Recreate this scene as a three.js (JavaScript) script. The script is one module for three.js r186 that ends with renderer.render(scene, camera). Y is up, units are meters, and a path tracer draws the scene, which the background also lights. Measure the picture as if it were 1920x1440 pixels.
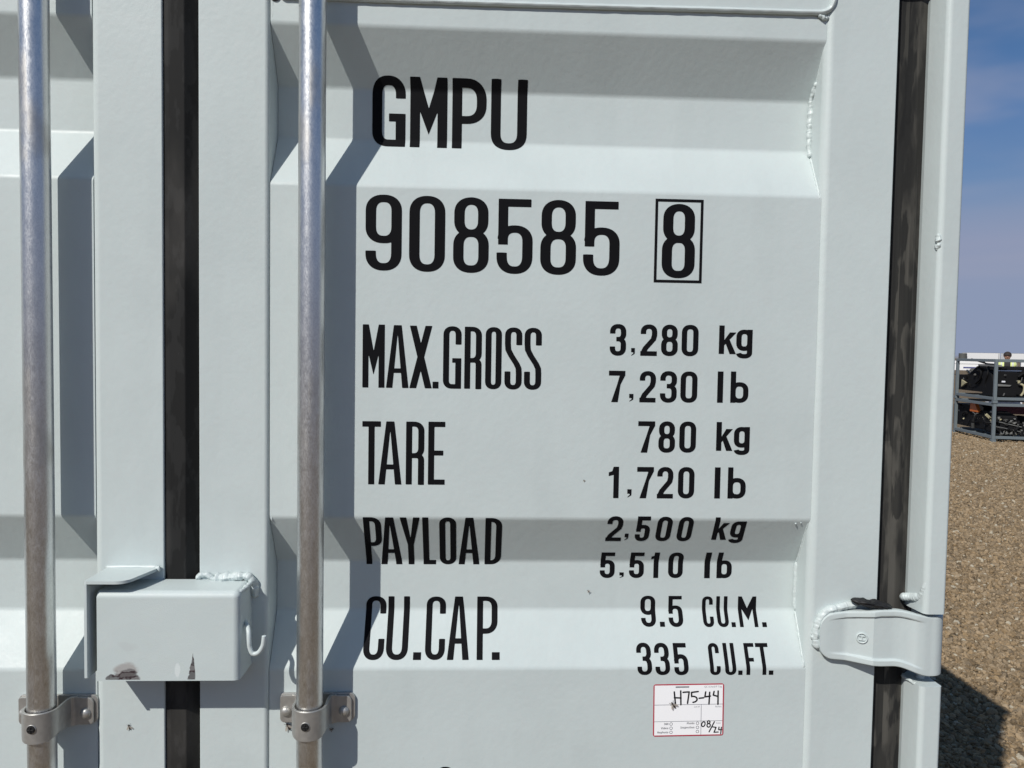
import * as THREE from 'three';
import { mergeGeometries } from 'three/addons/utils/BufferGeometryUtils.js';
import { RoundedBoxGeometry } from 'three/addons/geometries/RoundedBoxGeometry.js';
import { ImprovedNoise } from 'three/addons/math/ImprovedNoise.js';
import { Brush, Evaluator, SUBTRACTION } from 'three-bvh-csg';

// ------------------------------------------------------------------ camera, sky, sun, exposure
const scene = new THREE.Scene();
const D2R = Math.PI / 180;
const camera = new THREE.PerspectiveCamera(53.06, 4 / 3, 0.05, 1500);
camera.rotation.order = 'YXZ';
camera.position.set(0, 1.5, 0.988);
camera.rotation.set(-2.5706 * D2R, -2.6386 * D2R, 0.9215 * D2R);
camera.updateMatrixWorld();

const renderer = new THREE.WebGLRenderer({ antialias: true });
renderer.toneMapping = THREE.LinearToneMapping;
renderer.toneMappingExposure = 1.0;
renderer.shadowMap.enabled = true;

const SUN = new THREE.Vector3(-0.785, 1.13, 1).normalize();
const sun = new THREE.DirectionalLight(new THREE.Color().setRGB(1.0, 0.965, 0.90), 3.76);
sun.position.copy(SUN).multiplyScalar(20);
sun.target.position.set(0, 0, 0);
sun.castShadow = true;
sun.shadow.mapSize.set(2048, 2048);
Object.assign(sun.shadow.camera, { left: -12, right: 22, top: 14, bottom: -22, near: 0.5, far: 70 });
scene.add(sun, sun.target);

const perlin = new ImprovedNoise();
function fbm3(x, y, z, o = 4) { let a = 0, s = 1, n = 0; for (let i = 0; i < o; i++) { a += s * perlin.noise(x, y, z); n += s; s *= 0.5; x = x * 2.03 + 3.1; y = y * 2.03 + 1.7; z = z * 2.03 + 5.3; } return a / n; }
const smooth = (a, b, x) => { const t = Math.min(1, Math.max(0, (x - a) / (b - a))); return t * t * (3 - 2 * t); };
const mix = (a, b, t) => a + (b - a) * t;
{ // clear late-summer sky: deep blue above, pale haze and thin veils of cloud low down
  const W = 2048, H = 1024, data = new Float32Array(W * H * 4);
  const stops = [[-90, [0.20, 0.17, 0.13]], [-0.6, [0.26, 0.27, 0.32]], [0, [0.265, 0.315, 0.45]], [4, [0.258, 0.312, 0.452]], [7.2, [0.275, 0.316, 0.452]], [9.2, [0.225, 0.295, 0.45]], [10.6, [0.152, 0.258, 0.45]], [15, [0.105, 0.208, 0.42]], [21, [0.060, 0.150, 0.335]], [40, [0.040, 0.112, 0.232]], [90, [0.027, 0.083, 0.178]]];
  for (let j = 0; j < H; j++) {
    const el = ((j + 0.5) / H - 0.5) * 180, ce = Math.cos(el * D2R), se = Math.sin(el * D2R);
    let k = 1; while (k < stops.length - 1 && el > stops[k][0]) k++;
    const t = Math.min(1, Math.max(0, (el - stops[k - 1][0]) / (stops[k][0] - stops[k - 1][0])));
    const base = [0, 1, 2].map((c) => mix(stops[k - 1][1][c], stops[k][1][c], t));
    for (let i = 0; i < W; i++) {
      const az = ((i + 0.5) / W - 0.5) * 2 * Math.PI, dx = Math.cos(az) * ce, dz = Math.sin(az) * ce;
      const mu = dx * SUN.x + se * SUN.y + dz * SUN.z;
      const glow = 0.5 * Math.pow(Math.max(0, mu), 30) + 0.07 * Math.pow(Math.max(0, mu), 4);
      let cl = 0;
      if (el > 0 && el < 60) {
        const f = fbm3(dx * 3.4 + 2.3, el * 0.19 + 5.6, dz * 3.4 + 1, 5);
        cl = smooth(-0.02, 0.34, f) * smooth(1.5, 6, el) * (1 - smooth(13, 34, el)) * 0.42;
        const g = fbm3(dx * 1.3 + 1, el * 0.42 + 9, dz * 1.3 + 4, 3);
        cl += 0.4 * smooth(0.0, 0.3, g) * smooth(3, 7, el) * (1 - smooth(9, 14, el));
        cl = Math.min(0.75, cl);
      }
      const o = (j * W + i) * 4, cc = [0.325, 0.345, 0.455];
      for (let c = 0; c < 3; c++) data[o + c] = mix(base[c], cc[c], cl) + glow * [1, 0.95, 0.86][c] * (el > -1 ? 1 : 0);
      data[o + 3] = 1;
    }
  }
  const sky = new THREE.DataTexture(data, W, H, THREE.RGBAFormat, THREE.FloatType);
  sky.mapping = THREE.EquirectangularReflectionMapping; sky.magFilter = THREE.LinearFilter; sky.needsUpdate = true;
  scene.background = sky; scene.environment = sky;
}

// ------------------------------------------------------------------ helpers
function rng(seed) { let s = seed >>> 0; return () => { s = (s + 0x6D2B79F5) | 0; let t = Math.imul(s ^ (s >>> 15), 1 | s); t = (t + Math.imul(t ^ (t >>> 7), 61 | t)) ^ t; return ((t ^ (t >>> 14)) >>> 0) / 4294967296; }; }
const used = new Map();
function numbered(name) { const n = used.get(name) || 0; used.set(name, n + 1); return n ? name + '_' + String(n).padStart(3, '0') : name; }
function mesh(name, geo, mat, parent) { const m = new THREE.Mesh(geo, mat); m.name = name; m.castShadow = m.receiveShadow = true; if (parent) parent.add(m); return m; }
function thing(name, label, category, pos = [0, 0, 0], turn = 0, group) {
  const g = new THREE.Group(); g.name = numbered(name); g.position.set(...pos); g.rotation.y = turn; g.userData = { label, category }; if (group) g.userData.group = group; scene.add(g); return g;
}
function tag(m, label, category, group) { m.name = numbered(m.name); m.userData = { label, category }; if (group) m.userData.group = group; scene.add(m); return m; }
function structure(name, geo, mat) { const m = mesh(name, geo, mat, scene); m.userData.kind = 'structure'; return m; }
const mm = (v) => v / 1000, Y = (y) => 1.5 + y / 1000;      // heights are measured from the eye line of the photographer, 1.5 m above the ground

function boxUV(geo) { // uv in metres, projected along the main axis of each face
  const g = geo.index ? geo.toNonIndexed() : geo; if (!g.attributes.normal) g.computeVertexNormals();
  const p = g.attributes.position, uv = new Float32Array(p.count * 2), a = new THREE.Vector3(), b = new THREE.Vector3(), c = new THREE.Vector3();
  for (let i = 0; i < p.count; i += 3) {
    a.fromBufferAttribute(p, i); b.fromBufferAttribute(p, i + 1); c.fromBufferAttribute(p, i + 2);
    const n = b.clone().sub(a).cross(c.clone().sub(a)), x = Math.abs(n.x), y = Math.abs(n.y), z = Math.abs(n.z);
    [a, b, c].forEach((q, k) => { const o = (i + k) * 2; if (z >= x && z >= y) { uv[o] = q.x; uv[o + 1] = q.y; } else if (x >= y) { uv[o] = q.z + 0.31; uv[o + 1] = q.y; } else { uv[o] = q.x; uv[o + 1] = q.z + 0.17; } });
  }
  g.setAttribute('uv', new THREE.BufferAttribute(uv, 2)); return g;
}
const clean = (g) => { const n = g.index ? g.toNonIndexed() : g; for (const k of Object.keys(n.attributes)) if (!['position', 'normal', 'uv'].includes(k)) n.deleteAttribute(k); return n; };
const join = (list) => mergeGeometries(list.map((g) => { const c = clean(g); if (!c.attributes.normal) c.computeVertexNormals(); if (!c.attributes.uv) boxUV(c); return c; }));
function roundPoly(pts, seg = 6) { // corners [x, y, radius]
  const out = [], n = pts.length;
  for (let i = 0; i < n; i++) {
    const [x, y, r = 0] = pts[i], A = pts[(i + n - 1) % n], B = pts[(i + 1) % n];
    if (!r) { out.push(new THREE.Vector2(x, y)); continue; }
    const u = new THREE.Vector2(A[0] - x, A[1] - y).normalize(), v = new THREE.Vector2(B[0] - x, B[1] - y).normalize();
    const ang = Math.acos(Math.max(-1, Math.min(1, u.dot(v)))), t = r / Math.tan(ang / 2), bis = u.clone().add(v).normalize(), cen = new THREE.Vector2(x, y).addScaledVector(bis, r / Math.sin(ang / 2));
    const p0 = new THREE.Vector2(x, y).addScaledVector(u, t), p1 = new THREE.Vector2(x, y).addScaledVector(v, t);
    let a0 = Math.atan2(p0.y - cen.y, p0.x - cen.x), a1 = Math.atan2(p1.y - cen.y, p1.x - cen.x); while (a1 - a0 > Math.PI) a1 -= 2 * Math.PI; while (a1 - a0 < -Math.PI) a1 += 2 * Math.PI;
    for (let k = 0; k <= seg; k++) { const a = mix(a0, a1, k / seg); out.push(new THREE.Vector2(cen.x + r * Math.cos(a), cen.y + r * Math.sin(a))); }
  }
  return out;
}
function creased(geo, deg) { // normals weighted by face area, so that broad faces stay flat beside narrow rounded edges
  const g = geo.index ? geo.toNonIndexed() : geo, p = g.attributes.position, n = p.count / 3, N = new Float32Array(p.count * 3), F = [], U = [], at = new Map(), cs = Math.cos(deg * D2R), a = new THREE.Vector3(), b = new THREE.Vector3(), c = new THREE.Vector3();
  const key = (i) => Math.round(p.getX(i) * 2e5) + ',' + Math.round(p.getY(i) * 2e5) + ',' + Math.round(p.getZ(i) * 2e5);
  for (let f = 0; f < n; f++) { a.fromBufferAttribute(p, f * 3); b.fromBufferAttribute(p, f * 3 + 1); c.fromBufferAttribute(p, f * 3 + 2); const x = b.clone().sub(a).cross(c.clone().sub(a)); F.push(x); U.push(x.clone().normalize()); for (let k = 0; k < 3; k++) { const q = key(f * 3 + k); if (!at.has(q)) at.set(q, []); at.get(q).push(f); } }
  for (let f = 0; f < n; f++) for (let k = 0; k < 3; k++) { a.set(0, 0, 0); for (const q of at.get(key(f * 3 + k))) if (U[q].dot(U[f]) > cs) a.add(F[q]); if (a.lengthSq() < 1e-24) a.copy(U[f]); a.normalize(); N.set([a.x, a.y, a.z], (f * 3 + k) * 3); }
  g.setAttribute('normal', new THREE.BufferAttribute(N, 3)); return g;
}
const finish = (g, crease = 40) => boxUV(creased(g, crease));
// prism standing upright: section [x, z, r] in mm, between two heights
function upright(section, y0, y1, { seg = 6, crease = 40, steps = 1 } = {}) {
  const pts = roundPoly(section.map(([x, z, r]) => [x / 1000, -z / 1000, (r || 0) / 1000]), seg);
  const g = new THREE.ExtrudeGeometry(new THREE.Shape(pts), { depth: (y1 - y0) / 1000, bevelEnabled: false, steps });
  g.rotateX(-Math.PI / 2); g.translate(0, Y(y0), 0); return finish(g, crease);
}
// prism lying along x: section points [y, z] in mm
function along(section, x0, x1, { crease = 40, steps = 1 } = {}) {
  const g = new THREE.ExtrudeGeometry(new THREE.Shape(section.map(([y, z]) => new THREE.Vector2(-z / 1000, Y(y)))), { depth: (x1 - x0) / 1000, bevelEnabled: false, steps });
  g.rotateY(Math.PI / 2); g.translate(x0 / 1000, 0, 0); return finish(g, crease);       // shape x -> -z
}
// plate facing the viewer: outline [x, y, r] in mm, from z0 to z1, with a small bevel
function facing(outline, z0, z1, { bevel = 0.6, seg = 6, holes = [] } = {}) {
  const s = new THREE.Shape(roundPoly(outline.map(([x, y, r]) => [x / 1000, Y(y), (r || 0) / 1000]), seg));
  for (const h of holes) s.holes.push(h);
  const b = bevel / 1000, g = new THREE.ExtrudeGeometry(s, { depth: (z1 - z0) / 1000 - 2 * b, bevelEnabled: b > 0, bevelThickness: b, bevelSize: b, bevelOffset: -b, bevelSegments: 2, steps: 1 });
  g.translate(0, 0, z0 / 1000 + b); return finish(g);
}
function box(x0, x1, y0, y1, z0, z1, r = 1) { // mm, y from the eye line
  const g = new RoundedBoxGeometry((x1 - x0) / 1000, (y1 - y0) / 1000, (z1 - z0) / 1000, 2, r / 1000); g.translate((x0 + x1) / 2000, Y((y0 + y1) / 2), (z0 + z1) / 2000); return boxUV(g);
}
// lumpy weld run through points [x, y, z] mm
function weld(points, r, seed, lump = 0.35, pitch = 5) {
  const cv = new THREE.CatmullRomCurve3(points.map(([x, y, z]) => new THREE.Vector3(mm(x), Y(y), mm(z)))), L = cv.getLength() * 1000, n = Math.max(8, Math.round(L / (lump > 0.2 ? 0.5 : 1.6)));
  const g = new THREE.TubeGeometry(cv, n, r / 1000, 10, false), p = g.attributes.position, nn = g.attributes.normal;
  for (let i = 0; i <= n; i++) for (let j = 0; j <= 10; j++) {
    const k = i * 11 + j, s = (i / n) * L, jj = j % 10, end = Math.min(1, Math.sqrt(Math.min(i, n - i) / (lump > 0.2 ? 8 : 2.5)));
    const d = r * lump * (1.3 * perlin.noise(s / pitch + seed * 7.3, jj * 0.55, seed) + 0.5 * Math.abs(Math.sin(s / pitch * 1.6 + seed)) - 0.2 + (lump > 0.2 ? 0.30 * Math.max(0, perlin.noise(s * 0.21, seed, 3) + 0.25) * Math.sin(s * 1.25 + Math.cos(jj * 0.63) * 1.1 + 5 * perlin.noise(s * 0.12, seed * 3, 8)) : 0)) - r * (1 - end);
    p.setXYZ(k, p.getX(k) + nn.getX(k) * d / 1000, p.getY(k) + nn.getY(k) * d / 1000, p.getZ(k) + nn.getZ(k) * d / 1000);
  }
  g.computeVertexNormals(); return boxUV(g);
}
const sRGB = (v) => { v = Math.min(1, Math.max(0, v)); return v <= 0.0031308 ? 12.92 * v : 1.055 * Math.pow(v, 1 / 2.4) - 0.055; };
function tex(size, fn, { srgb = false, repeat = [1, 1], h = size } = {}) { // fn(u, v) -> [r, g, b] linear or a number
  const d = new Uint8Array(size * h * 4);
  for (let j = 0; j < h; j++) for (let i = 0; i < size; i++) { const c = fn((i + 0.5) / size, (j + 0.5) / h), o = (j * size + i) * 4, q = typeof c === 'number' ? [c, c, c] : c; for (let k = 0; k < 3; k++) d[o + k] = Math.round(255 * (srgb ? sRGB(q[k]) : Math.min(1, Math.max(0, q[k])))); d[o + 3] = 255; }
  const t = new THREE.DataTexture(d, size, h); t.wrapS = t.wrapT = THREE.RepeatWrapping; t.magFilter = THREE.LinearFilter; t.minFilter = THREE.LinearMipmapLinearFilter; t.generateMipmaps = true; if (srgb) t.colorSpace = THREE.SRGBColorSpace; t.repeat.set(...repeat); t.needsUpdate = true; return t;
}
// tileable noise on a torus of lattice period p
function tileNoise(seed, p) { const r = rng(seed), g = Float32Array.from({ length: p * p }, () => r()); return (u, v) => { const x = u * p, y = v * p, i = Math.floor(x), j = Math.floor(y), a = x - i, b = y - j, s = a * a * (3 - 2 * a), t = b * b * (3 - 2 * b), q = (m, n) => g[((n % p + p) % p) * p + ((m % p + p) % p)]; return mix(mix(q(i, j), q(i + 1, j), s), mix(q(i, j + 1), q(i + 1, j + 1), s), t); }; }
function tileFbm(seed, p, o = 4) { const ns = Array.from({ length: o }, (_, k) => tileNoise(seed + k * 17, p << k)); return (u, v) => { let a = 0, s = 0.5, n = 0; for (const f of ns) { a += s * f(u, v); n += s; s *= 0.5; } return a / n; }; }

// ------------------------------------------------------------------ materials
const M = {};
{ const peel = tileFbm(11, 96, 3), low = tileFbm(23, 4, 4), speck = tileNoise(31, 256), dust = tileFbm(41, 14, 5);
  const drip = tileFbm(43, 24, 4), scuff = tileFbm(45, 10, 5);
  const map = tex(2048, (u, v) => { let k = 0.985 + 0.05 * (low(u, v) - 0.5) + 0.06 * (dust(u, v) - 0.5) + 0.025 * (peel(u, v) - 0.5); const s = speck(u, v); if (s > 0.987) k *= 0.92; if (s < 0.004) k *= 0.88; k *= 1 - 0.022 * smooth(0.58, 0.76, drip(u, v * 0.125 % 1)) - 0.018 * smooth(0.55, 0.75, scuff(u, v)); return [0.563 * k, 0.628 * k * (1 - 0.004 * low(v, u)), 0.627 * k]; }, { srgb: true });
  const bump = tex(1024, (u, v) => 0.5 + 0.5 * (peel(u, v) - 0.5) + 0.45 * (low(u, v) - 0.5), { repeat: [2, 2] });
  const rough = tex(512, (u, v) => 0.40 + 0.22 * (dust(u, v) - 0.5) + 0.08 * low(u, v), { repeat: [2, 2] });
  M.paint = new THREE.MeshPhysicalMaterial({ map, bumpMap: bump, bumpScale: 0.00028, roughnessMap: rough, roughness: 1, specularIntensity: 0.6 });
  M.weldPaint = new THREE.MeshPhysicalMaterial({ map, bumpMap: bump, bumpScale: 0.0004, roughness: 0.42 });
}
M.ink = new THREE.MeshPhysicalMaterial({ color: new THREE.Color().setRGB(0.006, 0.006, 0.0075), roughness: 0.7, specularIntensity: 0.18 });
{ const st = tileFbm(51, 8, 5), sp = tileFbm(61, 40, 3), dirt = tileFbm(71, 5, 5);
  const grain = tileNoise(67, 256), streak = tileFbm(69, 16, 4);
  const map = tex(512, (u, v) => { const a = 0.70 + 0.10 * (sp(u, v) - 0.5) + 0.14 * (grain(u, v) - 0.5) + 0.10 * (streak(u * 3 % 1, v) - 0.5), d = smooth(0.56, 0.78, dirt(u, v)) * 0.4; return [mix(a, 0.34, d), mix(a, 0.31, d), mix(a * 0.99, 0.27, d)]; }, { srgb: true });
  const rough = tex(512, (u, v) => 0.25 + 0.08 * sp(u, v) + 0.13 * grain(u, v) + 0.12 * smooth(0.52, 0.8, dirt(u, v)));
  const bump = tex(512, (u, v) => st(u, v) * 0.3 + grain(u, v) * 0.3 + sp(u, v) * 0.4);
  M.zinc = new THREE.MeshStandardMaterial({ map, roughnessMap: rough, roughness: 1, metalness: 1, bumpMap: bump, bumpScale: 0.00004 });
  M.zincDull = new THREE.MeshStandardMaterial({ map, color: new THREE.Color().setRGB(0.66, 0.65, 0.63), roughness: 0.46, metalness: 0.72, bumpMap: bump, bumpScale: 0.0002 });
}
{ const a = tileFbm(81, 3, 6), b = tileFbm(91, 6, 5), c = tileNoise(95, 128), b2 = tileFbm(99, 16, 5);
  const blot = tileFbm(201, 22, 5), wide = tileFbm(211, 9, 4), streak2 = tileFbm(221, 4, 5), scr = tileNoise(231, 60), n2 = (f, u, v, au, av) => f((u * au) % 1, (v * av) % 1);
  const map = tex(256, (u, v) => { // rubber smeared with grey and brown dust, wiped clean in patches
    const wu = u + 0.16 * (n2(blot, v, u, 1, 0.2) - 0.5), e1 = 0.5 * n2(wide, wu, v, 0.22, 1) + 0.5 * n2(blot, wu, v, 0.10, 1), e2 = n2(blot, u, v, 0.12, 1), e3 = n2(streak2, u, v, 1, 0.5);
    const film = smooth(0.43, 0.55, e1 + 0.05 * (0.5 - u)), wipe = smooth(0.52, 0.575, e2), thin = smooth(0.4, 0.6, e3), sc = n2(scr, u, v, 0.5, 0.2) > 0.93 && e3 > 0.5 ? 0.025 : 0, s = c(u, (v * 7) % 1) > 0.985 ? 0.05 : 0;
    const d = (0.15 + 0.75 * film) * (1 - 0.8 * wipe) * (0.6 + 0.5 * thin) + 0.12 * thin;
    return [mix(0.0115, 0.078, d) + s + sc, mix(0.0118, 0.074, d) + s + sc, mix(0.0125, 0.066, d) + s + sc];
  }, { srgb: true, h: 2048, repeat: [1 / 0.056, 1 / 1.98] });
  map.offset.set(0.06, 0.3);
  M.rubber = new THREE.MeshPhysicalMaterial({ map, roughness: 0.8, specularIntensity: 0.5 });
  const map2 = tex(512, (u, v) => { const f = smooth(0.50, 0.72, a(u, v) * 0.6 + b(u, v) * 0.4), s = c(u, v) > 0.988 ? 0.05 : 0; const q = smooth(0.5, 0.56, b2(u, v)) * 0.008; return [0.012 + 0.026 * f + q + s * 0.6, 0.0122 + 0.0245 * f + q + s * 0.6, 0.0122 + 0.0225 * f + q + s * 0.6]; }, { srgb: true, repeat: [5, 1.6] });
  M.rubberDark = new THREE.MeshPhysicalMaterial({ map: map2, roughness: 0.75, specularIntensity: 0.5 });
}
M.black = new THREE.MeshStandardMaterial({ color: new THREE.Color().setRGB(0.012, 0.012, 0.013), roughness: 0.55 });
M.cavity = new THREE.MeshStandardMaterial({ color: new THREE.Color().setRGB(0.10, 0.10, 0.10), roughness: 0.8 });

// ------------------------------------------------------------------ ground
{ const a = tileFbm(101, 6, 6), b = tileFbm(111, 60, 3), g = tileNoise(121, 140), g2 = tileNoise(131, 250);
  const map = tex(1024, (u, v) => { const k = 0.72 + 0.5 * (a(u, v) - 0.5) + 0.8 * (g(u, v) - 0.5) + 0.5 * (g2(u, v) - 0.5), w = b(u, v); return [0.242 * k + 0.016 * w, 0.172 * k + 0.011 * w, 0.094 * k + 0.008 * w]; }, { srgb: true, repeat: [200, 200] });
  const bump = tex(1024, (u, v) => 0.5 * g(u, v) + 0.3 * g2(u, v) + 0.2 * a(u, v), { repeat: [200, 200] });
  M.dirt = new THREE.MeshStandardMaterial({ map, bumpMap: bump, bumpScale: 0.02, roughness: 0.95 });
  const geo = new THREE.PlaneGeometry(1200, 1200, 1, 1); geo.rotateX(-Math.PI / 2);
  M.dirt.map.repeat.set(480, 480); M.dirt.bumpMap.repeat.set(480, 480);
  structure('ground', geo, M.dirt);
  // loose stones: crushed gravel around the container
  const r = rng(7), st = new THREE.IcosahedronGeometry(1, 1), sp = st.attributes.position;
  for (let i = 0; i < sp.count; i++) { const x = sp.getX(i), y = sp.getY(i), z = sp.getZ(i), k = 1 + 0.5 * perlin.noise(x * 1.3 + 4, y * 1.3, z * 1.3) + 0.18 * perlin.noise(x * 3, y * 3 + 2, z * 3); sp.setXYZ(i, x * k, y * k, z * k); }
  st.computeVertexNormals();
  const mat = new THREE.MeshStandardMaterial({ color: 0xffffff, roughness: 0.9 }), N = 105000;
  const inst = new THREE.InstancedMesh(st, mat, N), o = new THREE.Object3D(), col = new THREE.Color();
  for (let i = 0; i < N; i++) {
    // denser near the container; the strip seen past its right side out to the racks
    let x, z; for (;;) { const t = Math.pow(r(), 1.5); z = -0.6 - t * 13.5; const d = 0.988 - z; x = mix(0.50 * d, 0.95 * d + 0.35, r()); if (x > 0.7) break; }
    const s = 0.0036 + 0.0105 * Math.pow(r(), 3.2) + 0.0009 * (-z);
    o.position.set(x, s * 0.22 * r(), z); o.rotation.set(r() * 6.3, r() * 6.3, r() * 6.3); o.scale.set(s * (0.8 + 0.7 * r()), s * (0.55 + 0.35 * r()), s * (0.75 + 0.5 * r())); o.updateMatrix(); inst.setMatrixAt(i, o.matrix);
    const k = 0.62 + 0.76 * r(), w = r(); col.setRGB((0.222 + 0.06 * w) * k, (0.153 + 0.06 * w) * k, (0.082 + 0.054 * w) * k); if (r() < 0.035) col.setRGB(0.42, 0.37, 0.28); inst.setColorAt(i, col);
  }
  inst.name = 'gravel'; inst.castShadow = inst.receiveShadow = true; inst.userData = { kind: 'stuff', label: 'loose brown gravel stones covering the ground beside the container', category: 'gravel' }; scene.add(inst);
}

// ------------------------------------------------------------------ container
const container = thing('shipping_container', 'white steel mini shipping container with closed double doors and black lettering', 'container');
// corrugated door skin: two pressed-in bands in view, the same pitch above and below
const BANDS = [923.8, 302.8, -318.2, -939.2];
function profRaw(y) { for (const c of BANDS) { const e = Math.abs(y - c); if (e < 33) return -38; if (e < 99) return -38 * (99 - e) / 66; } return 0; }
function prof(y) { let a = 0; for (let k = -6; k <= 6; k++) a += profRaw(y + k * 0.5); return a / 13; }
const FOLDS = []; for (const c of BANDS) for (const e of [-99, -33, 33, 99]) for (const k of [-3.2, -1.9, -0.6, 0.6, 1.9, 3.2]) FOLDS.push(c + e + k);
FOLDS.sort((p, q) => p - q);
function skin(x0, x1, y0, y1, zoff = 0) {
  const ys = [y0, ...FOLDS.filter((y) => y > y0 && y < y1), y1], front = ys.map((y) => [y, prof(y) + zoff]), back = ys.map((y) => [y, prof(y) - 2.2 + zoff]).reverse();
  return along([...front, ...back], x0, x1, { crease: 20 });
}
const DOOR_LOW = -1330, DOOR_TOP = 640;
const door = mesh('door', skin(-262, 443, DOOR_LOW, DOOR_TOP), M.paint, container);
const leftDoor = mesh('door', skin(-1180, -479, DOOR_LOW, DOOR_TOP), M.paint, container);
// upright hollow-section stiles
mesh('stile', upright([[-349, -58], [-349, 4, 1.6], [-262.5, 4, 6], [-262.5, -58]], DOOR_LOW, DOOR_TOP), M.paint, door);
mesh('stile', upright([[441, -58], [441, 4, 11], [535.4, 4, 1.6], [535.4, -58]], DOOR_LOW, DOOR_TOP, { seg: 10 }), M.paint, door);
mesh('stile', upright([[-480, -58], [-480, 4, 11], [-393, 4, 1.6], [-393, -58]], DOOR_LOW, DOOR_TOP, { seg: 10 }), M.paint, leftDoor);
mesh('stile', upright([[-1278, -58], [-1278, 4, 1.6], [-1190, 4, 6], [-1190, -58]], DOOR_LOW, DOOR_TOP), M.paint, leftDoor);
// seam where the skin meets the stile
mesh('seam_weld', weld([[-259.6, -225, -1.8], [-259.6, 0, -1.8], [-259.6, 198, -1.8]], 1.7, 3, 0.12, 9), M.weldPaint, door);
mesh('seam_weld', weld([[-259.6, 405, -1.8], [-259.6, 420, -1.8], [-259.6, 470, -1.8], [-259.6, 560, -1.8]], 1.9, 4, 0.2, 9), M.weldPaint, door);
mesh('seam_weld', weld([[-259.6, -700, -1.8], [-259.6, -560, -1.8], [-259.6, -422, -1.8]], 1.7, 5, 0.12, 9), M.weldPaint, door);
// welds along the right-hand end of each pressed band
mesh('band_weld', weld([[441.5, 358, -22], [440.8, 344, -30], [440, 336, -34], [440, 318, -34.5], [439.5, 300, -35], [439.5, 284, -35], [440, 270, -34.5], [440.5, 262, -31]], 3.4, 8, 0.34, 7), M.weldPaint, door);
mesh('band_weld', weld([[441, 262, -32], [441, 236, -18], [441, 206, -2.5], [441, 198, -1]], 1.5, 9, 0.4, 5), M.weldPaint, door);
mesh('band_weld', weld([[441, -284, -34.5], [440.6, -300, -35], [440.6, -336, -35], [441, -352, -34.5]], 2.6, 10, 0.25, 9), M.weldPaint, door);
mesh('band_weld', weld([[441, -352, -34], [441, -380, -19], [441, -412, -2.5], [441, -420, -1]], 1.6, 11, 0.3, 6), M.weldPaint, door);
mesh('band_weld', weld([[441, -224, -2], [441, -252, -18], [441, -284, -34]], 1.0, 12, 0.3, 6), M.weldPaint, door);
for (const [x, y, z, r] of [[424, -224, -1.4, 1.2], [431, -223, -1.2, 0.9]]) { const g = new THREE.IcosahedronGeometry(mm(r), 2); g.translate(mm(x), Y(y), mm(z)); mesh('weld_spatter', boxUV(g), M.weldPaint, door); }
// plate along the top of the right door with a caulked edge
mesh('top_plate', facing([[-252, 640], [-252, 433.5, 3], [449, 437.5, 11], [449, 640]], -2, 2.2, { bevel: 0.4, seg: 8 }), M.paint, door);
{ const pts = [[-250, 432.6, 2], [-60, 432.8, 2], [130, 433.8, 2], [300, 435.6, 2], [420, 436.6, 2], [437, 437.4, 2.4], [445, 441.5, 3.2], [448.6, 450, 5], [449.4, 470, 5.5], [449.4, 600, 5.5]];
  mesh('edge_bead', weld(pts, 3.4, 15, 0.09, 16), M.weldPaint, door);
  mesh('weld_spatter', weld([[429, 434.5, 3], [434, 431.5, 2.5], [441, 429.5, 1.5], [444, 432, 1.5]], 2.2, 17, 0.6, 4), M.weldPaint, door); }
{ const g = new THREE.SphereGeometry(0.0052, 16, 12); g.scale(1.15, 1, 0.5); g.translate(mm(-256.5), Y(432.5), mm(1)); mesh('rubber_plug', boxUV(g), M.black, door); }

// door seals
mesh('door_seal', upright([[-393.5, -40], [-393.2, 0.5, 1], [-386, 2, 3], [-367, 1.6, 3], [-352, -12, 2], [-348.5, -14], [-348.5, -40]], DOOR_LOW, DOOR_TOP, { seg: 4, crease: 50 }), M.rubberDark, container);
mesh('door_seal', upright([[534.8, -46], [534.8, -24], [537, -13.5, 1.5], [548, -10.5, 5], [572, -9.5, 8], [586, -13, 4], [600, -26], [600, -46]], DOOR_LOW, DOOR_TOP, { seg: 4, crease: 50 }), M.rubber, container);

// corner post with hinge lugs
const post = mesh('corner_post', upright([[586.5, -140], [586.5, -27], [632, -27, 3], [632, -140]], -1460, 820), M.paint, container);
const lugSection = [[585, -29], [580.5, -4, 1], [584, 31, 7], [612.4, 31, 4.5], [612.4, -29]];
function lug(y0, y1, cut) {
  const g = upright(lugSection, y0, y1, { seg: 6 }), m = mesh('hinge_lug', g, M.paint, post); return m;
}
lug(-334.5, 461); lug(-1380, -430.5);
{ const b = 3.2; // painted-over seam along the front left corner of the upper lug
mesh('lug_weld', weld([[584.6, 134, 26], [584.8, 141, 27], [585, 147, 27.4], [584.8, 152, 27], [584.6, 156, 26]], 3.0, 21, 0.6, 4), M.weldPaint, post);
  mesh('lug_weld', weld([[571, -324, -6], [578, -321, 1], [583.5, -318, 11], [586.5, -313, 20], [588, -303, 24], [589, -290, 25]], 5.2, 22, 0.3, 8), M.weldPaint, post);
  mesh('lug_weld', weld([[579, -431, -8], [581, -431.5, 4], [583, -432, 12], [584.5, -432.5, 20]], 2.4, 23, 0.3, 6), M.weldPaint, post); }

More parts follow.
